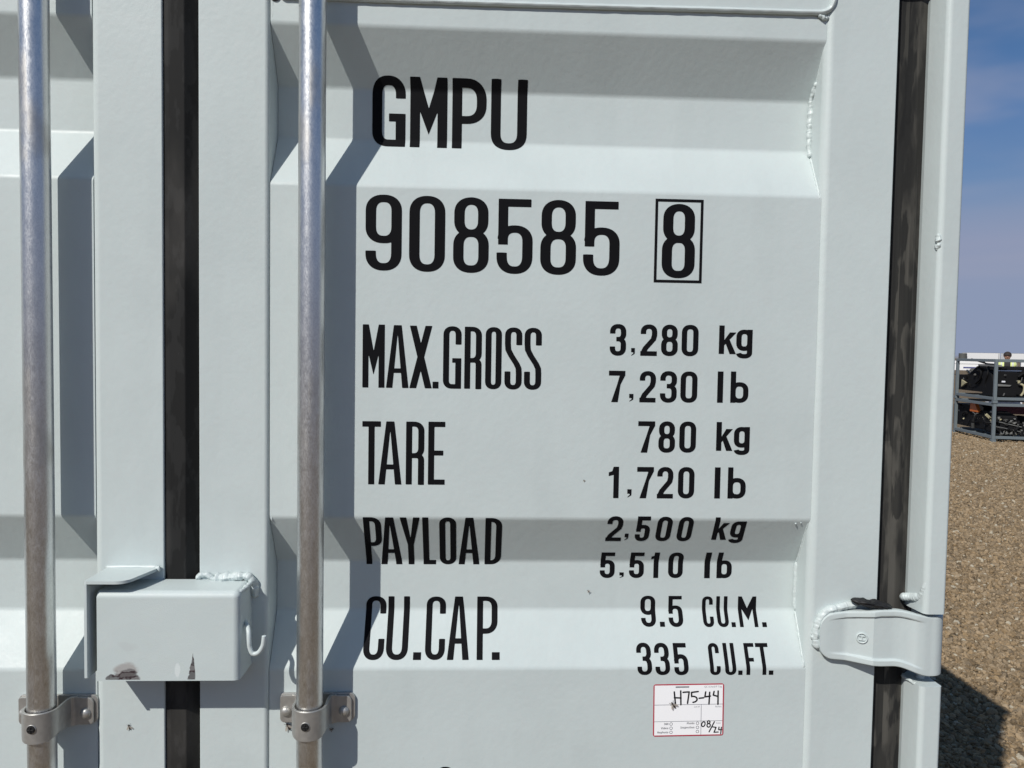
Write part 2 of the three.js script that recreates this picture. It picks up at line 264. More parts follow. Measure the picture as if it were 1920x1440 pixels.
// hinges: pressed blade, knuckle round the pin
function hinge(dy) {
  const st = [[455.5, 13], [463, 13.2], [476, 13.5], [489.5, 13.8], [505, 19.6], [521.5, 25.8], [536, 25.6], [548, 25.2], [556, 25.6], [568, 27.2], [578, 28.4], [588, 27.6]];
  for (let a = 96; a >= -70; a -= 8) st.push([601 + 20 * Math.cos(a * D2R), 6.5 + 20 * Math.sin(a * D2R)]);
  const n = st.length, nv = 60, th = 9, pos = [], idx = [], cum = [0];
  for (let i = 1; i < n; i++) cum.push(cum[i - 1] + Math.hypot(st[i][0] - st[i - 1][0], st[i][1] - st[i - 1][1]));
  // finer stations near the rounded end
  const S = []; for (let s = 0; s < 20; s += 1) S.push(s); for (let s = 20; s < cum[n - 1]; s += 3) S.push(s); S.push(cum[n - 1]);
  const at = (s) => { let k = 1; while (k < n - 1 && cum[k] < s) k++; const t = (s - cum[k - 1]) / (cum[k] - cum[k - 1]); return [mix(st[k - 1][0], st[k][0], t), mix(st[k - 1][1], st[k][1], t)]; };
  const rows = [];
  for (const s of S) {
    const p = at(s), q0 = at(Math.max(0, s - 1.5)), q1 = at(Math.min(cum[n - 1], s + 1.5)), tx = q1[0] - q0[0], tz = q1[1] - q0[1], tl = Math.hypot(tx, tz), nx = -tz / tl, nz = tx / tl;
    let yt, yb; const f = Math.min(1, s / 76), g = smooth(96, 146, s);
    yt = mix(-341.5, -331.5, f) - 8 * g; yb = mix(-399.5, -406, f) - 13 * g;
    if (s < 17) { const e = 17 - Math.sqrt(Math.max(0, 289 - (17 - s) * (17 - s))); yt -= e; yb += e; }
    const fade = smooth(6, 46, s) * (1 - smooth(112, 138, s));
    const fr = [], bk = [];
    for (let j = 0; j <= nv; j++) {
      const v = j / nv, y = mix(yt, yb, v), d0 = (yt - y), d1 = (y - yb);
      // ribs: the middle of the blade is pressed in
      const dip = 3.2 * Math.min(smooth(7, 9.4, d0), smooth(7.5, 10.2, d1)) * fade, edge = Math.min(d0, d1), rnd = edge < 2 ? 2 - Math.sqrt(Math.max(0, 4 - (2 - edge) * (2 - edge))) : 0;
      fr.push([p[0] + nx * (-dip - rnd), y + dy, p[1] + nz * (-dip - rnd)]); bk.push([p[0] - nx * th, y + dy, p[1] - nz * th]);
    }
    rows.push([...fr, ...bk.reverse()]);
  }
  const m = rows[0].length; for (const r of rows) for (const [x, y, z] of r) pos.push(mm(x), Y(y), mm(z));
  for (let i = 0; i < rows.length - 1; i++) for (let j = 0; j < m; j++) { const a = i * m + j, b = i * m + (j + 1) % m, c = a + m, d = b + m; idx.push(a, b, c, b, d, c); }
  for (const i of [0, rows.length - 1]) for (let j = 0; j < nv; j++) { const a = i * m + j, b = a + 1, c = i * m + (m - 1 - j), d = c - 1; if (i) idx.push(a, b, c, b, d, c); else idx.push(a, c, b, b, c, d); }
  const g = new THREE.BufferGeometry(); g.setAttribute('position', new THREE.Float32BufferAttribute(pos, 3)); g.setIndex(idx);
  return finish(g, 15);
}
mesh('hinge_blade', hinge(0), M.paint, door);
mesh('hinge_blade', hinge(905), M.paint, door);
for (const dy of [0, 905]) { const g = new THREE.CylinderGeometry(0.0055, 0.0055, 0.11, 20); g.translate(0.6, Y(-378 + dy), 0.001); mesh('hinge_pin', boxUV(g), M.paint, post); }
mesh('hinge_weld', weld([[507, -329, 7.5], [494, -330.5, 7], [480, -334, 7], [467, -338, 6.5], [459, -346, 6.5], [455, -356, 6], [452.5, -368, 6], [453.5, -380, 6], [456, -390, 6]], 5.0, 25, 0.26, 7), M.weldPaint, door);
mesh('hinge_weld', weld([[448.5, -366, 4], [451, -371, 5], [449, -378, 4]], 3.6, 27, 0.5, 5), M.weldPaint, door);
{ // foundry mark: a ring with an H bar pattern, raised
  const cx = 508.8, cy = -370.2, z = 18.6, tilt = -0.36, parts = [];
  const ring = new THREE.TorusGeometry(0.0063, 0.0011, 8, 36); parts.push(ring);
  for (const [x, y, w, h] of [[0, 2.6, 7.6, 1.5], [0, -2.6, 7.6, 1.5], [0, 0, 1.6, 5]]) { const b = new RoundedBoxGeometry(mm(w), mm(h), 0.0018, 2, 0.0005); b.translate(mm(x), mm(y), 0); parts.push(b); }
  const g = join(parts.map(boxUV)); g.rotateY(tilt); g.translate(mm(cx), Y(cy), mm(z)); mesh('foundry_mark', g, M.weldPaint, door);
}
{ // strip of torn seal squeezed out over the hinge
  const g = new THREE.SphereGeometry(1, 40, 20), p = g.attributes.position;
  for (let i = 0; i < p.count; i++) { let x = p.getX(i), y = p.getY(i), z = p.getZ(i); const k = 1 + 0.35 * perlin.noise(x * 3 + 1, y * 2, z * 2) + 0.16 * perlin.noise(x * 9, y * 6, z * 6); x = Math.sign(x) * Math.pow(Math.abs(x), 0.85); p.setXYZ(i, 522 / 1000 + x * 0.0275 * (1 + 0.1 * perlin.noise(y * 4, z * 4, 2)), Y(-325.2) + y * 0.0052 * k - 0.0022 * x - 0.0025 * Math.max(0, x) + 0.003 * Math.max(0, -x) * 0.6 - 0.0035 * Math.exp(-Math.pow((x + 0.12) / 0.13, 2)) * Math.max(0, y), 0.0145 + z * 0.010 * k); }
  g.computeVertexNormals(); const m = mesh('torn_rubber', boxUV(g), M.black, door); m.userData.label = 'scrap of torn black rubber seal squeezed out over the hinge';
}

// body of the container
{ const corr = (x0) => { const s = []; for (let k = 0; k < 15; k++) { const z = -160 - k * 150; s.push([x0, z], [x0, z - 60], [x0 - 30, z - 85], [x0 - 30, z - 125]); } return s; };
  const s = [...corr(628), [626, -2400], [590, -2400], [590, -150]];
  mesh('side_wall', upright(s, -1420, 818, { crease: 15 }), M.paint, container);
  const l = corr(628).map(([x, z]) => [-736 - x - 8, z]); mesh('side_wall', upright([...l, [-1370, -2400], [-1330, -2400], [-1330, -150]], -1420, 818, { crease: 15 }), M.paint, container);
  mesh('corner_post', box(-1374, -1290, -1460, 820, -140, 0, 3), M.paint, container);
  for (const x of [[552, 632], [-1374, -1294]]) mesh('corner_post', box(x[0], x[1], -1460, 820, -2480, -2400, 3), M.paint, container);
  mesh('end_wall', box(-1294, 552, -1460, 820, -2450, -2420, 3), M.paint, container);
  mesh('roof', box(-1374, 632, 822, 860, -2480, 0, 4), M.paint, container);
  mesh('floor', box(-1374, 632, -1498, -1462, -2480, -2, 4), M.cavity, container);
  mesh('header', box(-1288, 584, 645, 818, -90, -2, 3), M.paint, container);
  mesh('sill', box(-1288, 584, -1458, -1336, -90, -2, 3), M.paint, container); }

// lock box welded to the right door and the shroud of the left door
const lockBox = (() => {
  const brush = (g) => { const b = new Brush(g); b.updateMatrixWorld(); return b; }, ev = new Evaluator(); ev.useGroups = false;
  const raw = (x0, x1, y0, y1, z0, z1, r, seg = 6) => { const g = r ? new RoundedBoxGeometry(mm(x1 - x0), mm(y1 - y0), mm(z1 - z0), seg, mm(r)) : new THREE.BoxGeometry(mm(x1 - x0), mm(y1 - y0), mm(z1 - z0)); g.translate(mm(x0 + x1) / 2, Y((y0 + y1) / 2), mm(z0 + z1) / 2); return g; };
  let a = brush(raw(-490, -283, -460, -298.5, -60, 56, 8));
  for (const c of [[-520, -452, -480, -280, -80, 80, 0], [-500, -280, -480, -407.5, -80, 80, 0], [-500, -270, -480, -280, -80, 4, 0], [-500, -287, -470, -302.5, -80, 52, 5]]) a = ev.evaluate(a, brush(raw(...c)), SUBTRACTION);
  const g = a.geometry; for (const k of Object.keys(g.attributes)) if (!['position', 'normal'].includes(k)) g.deleteAttribute(k);
  const out = boxUV(creased(g, 30)), p = out.attributes.position, uv = out.attributes.uv;
  for (let i = 0; i < p.count; i++) { uv.setXY(i, (p.getX(i) * 1000 + 450) / 170, (p.getY(i) * 1000 - 1500 + 406) / 110); }
  const chip = tileFbm(141, 9, 6), fine = tileFbm(151, 17, 5), low = tileFbm(23, 4, 4);
  const map = tex(1024, (u, v) => {
    const x = u * 170, y = v * 110, k = 0.99 + 0.05 * (low(u, v) - 0.5), n = chip(u, v) - 0.5, f = fine(u, v);
    let c = [0.563 * k, 0.628 * k, 0.627 * k];
    // bare metal and rust where the paint is knocked off at the lower edge
    const e1 = Math.hypot((x - 26) / 21, (y + 1) / 11.5) + 1.9 * n + (x < 14 ? (14 - x) * 0.03 : 0), e1b = Math.hypot((x - 30) / 14, (y - 10) / 8.5) + 1.6 * n;
    const px = Math.abs(x - 111 - (14 - y) * -0.06 - 5 * n), e2 = y < 32 ? px / (4.6 * Math.max(0.05, 1 - Math.pow(y / 30, 1.6))) + 1.4 * n : 9;
    const r1 = 1 - smooth(0.8, 1.02, e1), r2 = 1 - smooth(0.7, 1.0, e2), gscuff = (1 - smooth(0.6, 1.1, e1b)) * 0.75;
    const scuff = (1 - smooth(0.6, 1, Math.hypot((x - 34) / 16, (y - 40) / 9) + 1.6 * n)) * 0.10, rub = (1 - smooth(0.7, 1.1, Math.hypot((x - 93) / 3.2, (y - 12) / 9) + n)) * 0.5;
    const rust = [0.06 * (0.2 + f), 0.040 * (0.15 + f), 0.043 * (0.2 + f)], grey = [0.34, 0.31, 0.30];
    for (let i = 0; i < 3; i++) { c[i] = mix(c[i], grey[i], Math.max(gscuff, scuff)); c[i] = mix(c[i], [0.78, 0.82, 0.83][i], rub); c[i] = mix(c[i], mix(rust[i], 0.24, 0.7 * smooth(0.56, 0.6, f)), Math.max(r1 * (0.72 + 0.28 * smooth(0.35, 0.5, f)), r2 * (0.8 + 0.2 * smooth(0.35, 0.5, f)))); }
    return c;
  }, { srgb: true });
  const mat = M.paint.clone(); mat.map = map; mat.roughnessMap = null; mat.roughness = 0.45; 
  return mesh('lock_box', out, mat, door);
})();
lockBox.userData.label = 'lock box with two rusty paint chips along its lower edge';
mesh('box_weld', weld([[-353, -298.5, 5], [-347, -293, 5], [-338, -292.5, 5.5], [-331, -297.5, 6], [-325, -297, 6]], 3.0, 31, 0.5, 6), M.weldPaint, door);
mesh('box_weld', weld([[-330, -297, 6], [-318, -295.5, 7], [-305, -294, 8], [-296, -292.5, 8.5], [-288, -293, 9], [-282, -298, 8], [-279, -310, 6], [-278, -322, 5]], 5.0, 33, 0.5, 8), M.weldPaint, door);
mesh('box_weld', weld([[-286, -301.5, 47], [-283.5, -301.2, 36], [-282, -300.5, 20], [-281.5, -301, 9]], 2.4, 35, 0.5, 6), M.weldPaint, door);
{ const c = new THREE.CatmullRomCurve3([[-284.5, -344, 28], [-279, -345, 38], [-274.6, -351, 47], [-273.2, -361, 50], [-272.2, -369.5, 50], [-268.6, -376.4, 50.5], [-262.4, -375.4, 51], [-256.8, -367.4, 51], [-255, -357, 51], [-254.8, -354.5, 51]].map(([x, y, z]) => new THREE.Vector3(mm(x), Y(y), mm(z))));
  const t = new THREE.TubeGeometry(c, 70, 0.0028, 12, false), cap = new THREE.SphereGeometry(0.0028, 12, 8); cap.scale(1, 0.35, 1); cap.translate(mm(-254.8), Y(-354.5), mm(51)); mesh('wire_hook', join([boxUV(t), boxUV(cap)]), M.weldPaint, door); }
{ // shroud: thin top plate with a cut corner and a side plate folded down
  const t = 3.6, pl = roundPoly([[-462.6, 2, 0], [-462.6, 65, 3], [-414, 65, 16], [-400, 14, 3], [-399, 2, 0]].map(([x, z, r]) => [x / 1000, -z / 1000, r / 1000]), 6);
  const g = new THREE.ExtrudeGeometry(new THREE.Shape(pl), { depth: mm(t), bevelEnabled: false }); g.rotateX(-Math.PI / 2); g.translate(0, Y(-286.6), 0);
  const side = facing([[0, -286.7, 0], [0, -400.5, 0], [63, -401, 1.5], [63, -286.7, 0]], -1.8, 1.8, { bevel: 0.5 }); // drawn facing us, turned to face sideways
  side.rotateY(-Math.PI / 2); side.translate(mm(-460.8), 0, mm(2));
  mesh('box_shroud', join([finish(g, 30), boxUV(side)]), M.paint, leftDoor);
  mesh('shroud_weld', weld([[-466, -283.2, 5], [-440, -282.6, 5.2], [-415, -282.6, 5.2], [-399.5, -282.5, 5]], 2.5, 37, 0.15, 12), M.weldPaint, leftDoor);
  mesh('shroud_weld', weld([[-402, -281.5, 6], [-399, -283.5, 8], [-397, -287, 7]], 2.6, 39, 0.5, 4), M.weldPaint, leftDoor); }

// locking rods
function rod(x, parent) {
  const g = new THREE.CylinderGeometry(0.0162, 0.0162, 2.02, 64, 1, true); const uv = g.attributes.uv; for (let i = 0; i < uv.count; i++) uv.setXY(i, uv.getX(i) * 0.5 + Math.abs(x) * 0.0013, uv.getY(i) * 5.5);
  g.translate(mm(x), Y(-370), 0.035); const m = mesh('lock_rod', g, M.zinc, parent); return m;
}
rod(-202.8, door); rod(-529, leftDoor);
function clamp(cx, y, hw, parent) { // strap round the rod on two bolted feet
  const rin = 18.2, t = 3.2, ro = rin + t, h = 36, y0 = y - h / 2, y1 = y + h / 2, sec = [];
  const right = hw[1] * 0 + 24.5, flare = 5;
  // omega section, left foot to right foot on the outside and back along the inside
  const outer = [], inner = [];
  outer.push([-right - 4, 7.8]); outer.push([-ro - 4.0, 8.2]); outer.push([-ro - 1.2, 10.5]); outer.push([-ro, 15]); outer.push([-ro, 35]);
  for (let a = 180 - 7.5; a > 0; a -= 7.5) outer.push([ro * Math.cos(a * D2R), 35 + ro * Math.sin(a * D2R)]);
  outer.push([ro, 35], [ro, 15], [ro + 1.2, 10.5], [ro + 4.0, 8.2], [right + 4, 7.8]);
  inner.push([right + 4, 4.3], [ro + 2, 4.6], [rin + 1.2, 7.5], [rin, 13], [rin, 35]);
  for (let a = 7.5; a < 180; a += 7.5) inner.push([rin * Math.cos(a * D2R), 35 + rin * Math.sin(a * D2R)]);
  inner.push([-rin, 35], [-rin, 13], [-rin - 1.2, 7.5], [-ro - 2, 4.6], [-right - 4, 4.3]);
  const g0 = new THREE.ExtrudeGeometry(new THREE.Shape([...outer, ...inner].map(([x, z]) => new THREE.Vector2(mm(x + cx), -mm(z)))), { depth: mm(h), bevelEnabled: true, bevelSize: 0.0005, bevelThickness: 0.0005, bevelOffset: -0.0005, bevelSegments: 1, steps: 4 });
  g0.rotateX(-Math.PI / 2); g0.translate(0, Y(y0), 0);
  const p = g0.attributes.position; for (let i = 0; i < p.count; i++) { const dx = (p.getX(i) * 1000 - cx) / ro, low = 1 - (p.getY(i) - Y(y0)) / mm(h), z = p.getZ(i) * 1000; if (Math.abs(dx) < 1.05 && z > 9) p.setY(i, p.getY(i) + mm(6.5) * Math.pow(Math.abs(dx), 6) * Math.max(0, low) * smooth(8, 30, z)); }
  const strap = finish(g0, 32);
  const footL = facing([[cx - hw[0], y1 - 0.4, 3], [cx - hw[0], y0 + 0.4, 6], [cx - ro - 1.6, y0 + 0.4, 0], [cx - ro - 1.6, y1 - 0.4, 0]], 4.5, 8.0, { bevel: 0.7 }), footR = facing([[cx + ro + 1.6, y1 - 0.4, 0], [cx + ro + 1.6, y0 + 0.4, 0], [cx + hw[1], y0 + 0.4, 5], [cx + hw[1], y1 - 0.4, 8]], 4.5, 8.0, { bevel: 0.7 });
  const c = mesh('rod_clamp', join([strap, footL, footR]), M.zincDull, parent);
  mesh('backing_plate', facing([[cx - hw[0] - 0.5, y1 + 1, 4], [cx - hw[0] - 0.5, y0 - 1, 6], [cx + hw[1] + 4, y0 + 1.5, 7], [cx + hw[1] + 4, y1 + 1.5, 8]], 0.2, 4.3, { bevel: 0.6 }), M.zincDull, parent);
  const head = () => { const q = new THREE.LatheGeometry([[0, 5.2], [2.6, 4.9], [4.8, 3.9], [6.2, 2.2], [6.6, 0.5], [6.6, 0]].map(([a, b]) => new THREE.Vector2(mm(a), mm(b))), 24); q.rotateX(Math.PI / 2); return q; };
  for (const dx of [-hw[0] + 7.6, hw[1] - 9.5]) { const b = head(); b.translate(mm(cx + dx), Y(y - 2.5), 0.0079); mesh('clamp_bolt', boxUV(b), M.zincDull, parent); }
  // hole with a black plug in the front of the strap
  const yh = y + 0.5, plug = new THREE.CylinderGeometry(0.0047, 0.0047, 0.003, 24); plug.rotateX(Math.PI / 2); plug.translate(mm(cx - 1), Y(yh), mm(35 + ro + 0.1)); const k1 = new RoundedBoxGeometry(0.0014, 0.0074, 0.0014, 1, 0.0003); k1.translate(mm(cx - 1), Y(yh), mm(35 + ro + 1.9)); const k2 = k1.clone(); k2.translate(-mm(cx - 1), -Y(yh), 0); k2.rotateZ(Math.PI / 2); k2.translate(mm(cx - 1), Y(yh), 0);
  const ring = new THREE.TorusGeometry(0.0052, 0.0007, 8, 28); ring.translate(mm(cx - 1), Y(yh), mm(35 + ro - 0.2)); mesh('plug_hole', boxUV(ring), M.zincDull, parent);
  mesh('rubber_plug', join([boxUV(plug), boxUV(k1), boxUV(k2)]), M.black, parent);
}
clamp(-202.8, -466.2, [43.5, 47.5], door); clamp(-529, -467.2, [44, 48.5], leftDoor);

// ------------------------------------------------------------------ lettering: contours traced from stroke fields, draped over the pressed skin
function glyph(ch, w, h, sv, sh) { // primitives: { s: centre line, c: closed } or { p: polygon }
  const L = sv / 2, R = w - sv / 2, B = sh / 2, T = h - sh / 2, r = Math.min((R - L) / 2 * 0.98, h * 0.24), out = [];
  const arc = (cx, cy, rx, ry, a0, a1, n = 10) => Array.from({ length: n + 1 }, (_, i) => { const a = mix(a0, a1, i / n) * D2R, c = Math.cos(a), s = Math.sin(a), e = 0.86; return [cx + rx * Math.sign(c) * Math.pow(Math.abs(c), e), cy + ry * Math.sign(s) * Math.pow(Math.abs(s), e)]; });
  const ry = Math.min(r * 1.08, 0.255 * h - B);
  const ring = (x0, y0, x1, y1, q = Math.min((x1 - x0) / 2, (y1 - y0) / 2) * 0.98) => [...arc(x1 - q, y1 - q, q, q, 0, 90), ...arc(x0 + q, y1 - q, q, q, 90, 180), ...arc(x0 + q, y0 + q, q, q, 180, 270), ...arc(x1 - q, y0 + q, q, q, 270, 360)];
  const S = (s, c = false) => out.push({ s, c }), P = (...p) => out.push({ p }), box4 = (x0, y0, x1, y1) => P([x0, y0], [x1, y0], [x1, y1], [x0, y1]);
  const topArc = () => [...arc(R - r, T - ry, r, ry, 0, 90), ...arc(L + r, T - ry, r, ry, 90, 180)], botArc = () => [...arc(L + r, B + ry, r, ry, 180, 270), ...arc(R - r, B + ry, r, ry, 270, 360)];
  const bowl = (y0, y1, x = L, q = Math.min((y1 - y0) / 2, (R - L) * 0.62)) => [[x, y1], [R - q, y1], ...arc(R - q, y1 - q, q, q, 90, 0), ...arc(R - q, y0 + q, q, q, 0, -90), [x, y0]];
  switch (ch) {
    case '0': case 'O': S([...topArc(), ...botArc()], true); break;
    case '8': S(ring(L + w * 0.02, 0.525 * h, R - w * 0.02, T, r), true); S(ring(L, B, R, 0.525 * h, r), true); break;
    case '9': S(ring(L, 0.41 * h, R, T, r), true); S([[R, T - ry], [R, B + ry], ...arc(R - r, B + ry, r, ry, 0, -90), ...arc(L + r, B + ry, r, ry, 270, 180), [L, 0.26 * h]]); break;
    case '5': box4(w * 0.04, h - sh * 1.05, w * 0.95, h); box4(w * 0.04, 0.39 * h, w * 0.04 + sv * 0.94, h); { const q = r, yt = 0.60 * h, x0 = w * 0.04 + sv * 0.44, cx = Math.min(R - q, x0 + q * 1.05); S([[x0, 0.465 * h], ...arc(cx, yt - q * 0.82, cx - x0, q * 0.82, 172, 90, 8), ...arc(R - q, yt - q, q, q, 90, 0), [R, B + ry], ...arc(R - r, B + ry, r, ry, 0, -90), ...arc(L + r, B + ry, r, ry, 270, 180), [L, 0.28 * h]]); } break;
    case '1': box4(w - sv, 0, w, h); P([w - sv, h], [w - sv - 0.2, h], [w * 0.34, 0.86 * h], [0, 0.82 * h], [0, 0.70 * h], [w - sv, 0.74 * h]); break;
    case '2': S([[L, 0.70 * h], ...arc(L + r, T - ry, r, ry, 180, 90), ...arc(R - r, T - ry, r, ry, 90, 0), [R, 0.66 * h], [R - w * 0.06, 0.53 * h], [L + w * 0.14, 0.24 * h], [L + 0.02 * w, 0.10 * h], [L, sh * 0.5]]); box4(0, 0, w, sh * 1.05); break;
    case '3': S([[L, 0.70 * h], ...arc(L + r, T - ry, r, ry, 180, 90), ...arc(R - r, T - ry, r, ry, 90, 0), ...arc(R - r, 0.525 * h + r, r, r, 0, -90), [0.40 * w, 0.525 * h]]); S([[0.40 * w, 0.525 * h], ...arc(R - r, 0.525 * h - r, r, r, 90, 0), [R, B + ry], ...arc(R - r, B + ry, r, ry, 0, -90), ...arc(L + r, B + ry, r, ry, 270, 180), [L, 0.29 * h]]); break;
    case '7': box4(0, h - sh * 1.1, w, h); P([w - sv * 1.02, h - sh], [w, h - sh], [w * 0.72, 0.56 * h], [0.22 * w + sv * 1.08, 0], [0.17 * w, 0], [w * 0.50, 0.54 * h]); break;
    case '.': box4(0, 0, w, h); break;
    case ',': P([0, 0.46 * h], [w, 0.46 * h], [w, h], [0, h]); P([w, 0.5 * h], [w * 0.42, 0.5 * h], [w * 0.62, 0.34 * h], [0.05 * w, 0.06 * h], [0.1 * w, 0], [w * 0.95, 0.26 * h]); break;
    case 'G': S([[R, 0.71 * h], ...topArc(), [L, B + ry], ...arc(L + r, B + ry, r, ry, 180, 270), [R, B]]); box4(w - sv, 0, w, 0.49 * h); box4(w * 0.50, 0.49 * h - sh, w, 0.49 * h); break;
    case 'C': S([[R, 0.70 * h], ...topArc(), [L, B + ry], ...botArc(), [R, 0.31 * h]]); break;
    case 'U': S([[L, h], [L, B + ry], ...botArc(), [R, h]]); break;
    case 'M': box4(0, 0, sv, h); box4(w - sv, 0, w, h); P([sv * 0.3, h], [sv * 1.02, h], [w / 2, 0.58 * h], [w - sv * 1.02, h], [w - sv * 0.3, h], [w - sv * 0.9, 0.57 * h], [w / 2, 0.20 * h], [sv * 0.9, 0.57 * h]); break;
    case 'P': box4(0, 0, sv, h); S(bowl(0.43 * h, T)); break;
    case 'R': box4(0, 0, sv, h); S(bowl(0.46 * h, T)); { const q = (R - L) * 0.4; S([[L, 0.46 * h], [R - q, 0.46 * h], ...arc(R - q, 0.46 * h - q, q, q, 90, 0, 6), [R, 0]]); } break;
    case 'A': P([0, 0], [sv * 1.06, 0], [w / 2, 0.87 * h], [w - sv * 1.06, 0], [w, 0], [w / 2 + sv * 0.66, h], [w / 2 - sv * 0.66, h]); P([w * 0.22, 0.24 * h], [w * 0.78, 0.24 * h], [w * 0.75, 0.24 * h + sh], [w * 0.25, 0.24 * h + sh]); break;
    case 'X': P([0, h], [sv * 1.15, h], [w, 0], [w - sv * 1.15, 0]); P([w - sv * 1.15, h], [w, h], [sv * 1.15, 0], [0, 0]); break;
    case 'S': { const q = Math.min(r, h * 0.16); S([[R, 0.72 * h], ...topArc(), [L, 0.74 * h], [L + w * 0.03, 0.64 * h], [w * 0.38, 0.545 * h], [w * 0.68, 0.42 * h], [R - w * 0.02, 0.345 * h], [R, 0.26 * h], [R, B + ry], ...arc(R - r, B + ry, r, ry, 0, -90), ...arc(L + r, B + ry, r, ry, 270, 180), [L, 0.29 * h]]); break; }
    case 'T': box4(0, h - sh * 1.1, w, h); box4(w / 2 - sv / 2, 0, w / 2 + sv / 2, h); break;
    case 'E': box4(0, 0, sv, h); box4(0, 0, w, sh * 1.05); box4(0, h - sh * 1.05, w, h); box4(0, 0.5 * h - sh * 0.45, w * 0.9, 0.5 * h + sh * 0.55); break;
    case 'F': box4(0, 0, sv, h); box4(0, h - sh * 1.05, w, h); box4(0, 0.5 * h - sh * 0.5, w * 0.85, 0.5 * h + sh * 0.5); break;
    case 'L': box4(0, 0, sv, h); box4(0, 0, w, sh * 1.05); break;
    case 'D': box4(0, 0, sv, h); S(bowl(B, T, L, (R - L) * 0.72)); break;
    case 'Y': P([0, h], [sv * 1.1, h], [w / 2, 0.56 * h], [w - sv * 1.1, h], [w, h], [w / 2 + sv / 2, 0.42 * h], [w / 2 + sv / 2, 0], [w / 2 - sv / 2, 0], [w / 2 - sv / 2, 0.42 * h]); break;
    case 'k': box4(0, 0, sv, h); P([sv * 0.9, 0.28 * h], [sv * 0.9, 0.46 * h], [w - sv * 1.25, 0.76 * h], [w, 0.76 * h]); P([w - sv * 1.2, 0], [w, 0], [w * 0.62, 0.50 * h], [w * 0.38, 0.38 * h]); break;
    case 'l': box4(0, 0, w, h); break;
    case 'b': box4(0, 0, sv, h); S(ring(L, B, R, 0.66 * h - B, r), true); break;
    case 'g': S(ring(L, 0.34 * h, R, T, r), true); S([[R, h], [R, B + ry * 0.7], ...arc(R - r, B + ry * 0.7, r, ry * 0.7, 0, -90), ...arc(L + r, B + ry * 0.7, r, ry * 0.7, 270, 190)]); break;
  }
  return out;
}
function contours(ch, w, h, sv, sh) {
  const prims = glyph(ch, w, h, sv, sh).map((q) => (q.p ? q : { ...q, q: q.s.map(([x, y]) => [x * 2 / sv, y * 2 / sh]) })), cell = Math.max(0.32, h / 130), pad = cell * 2, nx = Math.ceil((w + 2 * pad) / cell) + 1, ny = Math.ceil((h + 2 * pad) / cell) + 1, half = Math.min(sv, sh) / 2;
  const seg = (px, py, a, b) => { const dx = b[0] - a[0], dy = b[1] - a[1], l = dx * dx + dy * dy || 1e-9, t = Math.max(0, Math.min(1, ((px - a[0]) * dx + (py - a[1]) * dy) / l)); return Math.hypot(px - a[0] - t * dx, py - a[1] - t * dy); };
  const field = (x, y) => {
    let best = 1e9;
    for (const q of prims) {
      if (q.p) { let d = 1e9, inside = false; const n = q.p.length; for (let i = 0, j = n - 1; i < n; j = i++) { const a = q.p[i], b = q.p[j]; d = Math.min(d, seg(x, y, a, b)); if ((a[1] > y) !== (b[1] > y) && x < (b[0] - a[0]) * (y - a[1]) / (b[1] - a[1]) + a[0]) inside = !inside; } best = Math.min(best, inside ? -d : d); }
      else { const px = x * 2 / sv, py = y * 2 / sh, n = q.q.length; let d = 1e9; for (let i = 0; i < n - (q.c ? 0 : 1); i++) d = Math.min(d, seg(px, py, q.q[i], q.q[(i + 1) % n]));
        let v = (d - 1) * half; if (!q.c) for (const [e, f] of [[0, 1], [n - 1, n - 2]]) { const a = q.q[e], b = q.q[f], l = Math.hypot(a[0] - b[0], a[1] - b[1]), o = ((px - a[0]) * (a[0] - b[0]) + (py - a[1]) * (a[1] - b[1])) / l, near = Math.hypot(px - a[0], py - a[1]) < 1.5; if (near && o > 0) v = Math.max(v, o * half); }
        best = Math.min(best, v); }
    }
    return best;
  };
  const F = new Float32Array(nx * ny); for (let j = 0; j < ny; j++) for (let i = 0; i < nx; i++) { let v = field(i * cell - pad, j * cell - pad); if (Math.abs(v) < 1e-5) v = 1e-5; F[j * nx + i] = v; }
  // marching squares, solid on the left of every segment
  const next = new Map(), pt = new Map();
  const key = (i, j, vert) => (j * nx + i) * 2 + vert;
  const P = (i, j, vert) => { const k = key(i, j, vert); if (!pt.has(k)) { const a = F[j * nx + i], b = vert ? F[(j + 1) * nx + i] : F[j * nx + i + 1], t = a / (a - b); pt.set(k, [(i + (vert ? 0 : t)) * cell - pad, (j + (vert ? t : 0)) * cell - pad]); } return k; };
  for (let j = 0; j < ny - 1; j++) for (let i = 0; i < nx - 1; i++) {
    const c = (F[j * nx + i] < 0 ? 1 : 0) | (F[j * nx + i + 1] < 0 ? 2 : 0) | (F[(j + 1) * nx + i + 1] < 0 ? 4 : 0) | (F[(j + 1) * nx + i] < 0 ? 8 : 0); if (!c || c === 15) continue;
    const b = () => P(i, j, 0), r = () => P(i + 1, j, 1), t = () => P(i, j + 1, 0), l = () => P(i, j, 1), add = (p, q) => next.set(p, q);
    switch (c) { case 1: add(b(), l()); break; case 2: add(r(), b()); break; case 3: add(r(), l()); break; case 4: add(t(), r()); break; case 5: add(b(), l()); add(t(), r()); break; case 6: add(t(), b()); break; case 7: add(t(), l()); break; case 8: add(l(), t()); break; case 9: add(b(), t()); break; case 10: add(l(), t()); add(r(), b()); break; case 11: add(r(), t()); break; case 12: add(l(), r()); break; case 13: add(b(), r()); break; case 14: add(l(), b()); break; }
  }
  const loops = [];
  while (next.size) { const s = next.keys().next().value; let k = s; const lp = []; do { lp.push(pt.get(k)); const q = next.get(k); next.delete(k); k = q; } while (k !== undefined && k !== s && next.has(k)); if (lp.length > 6) loops.push(lp); }
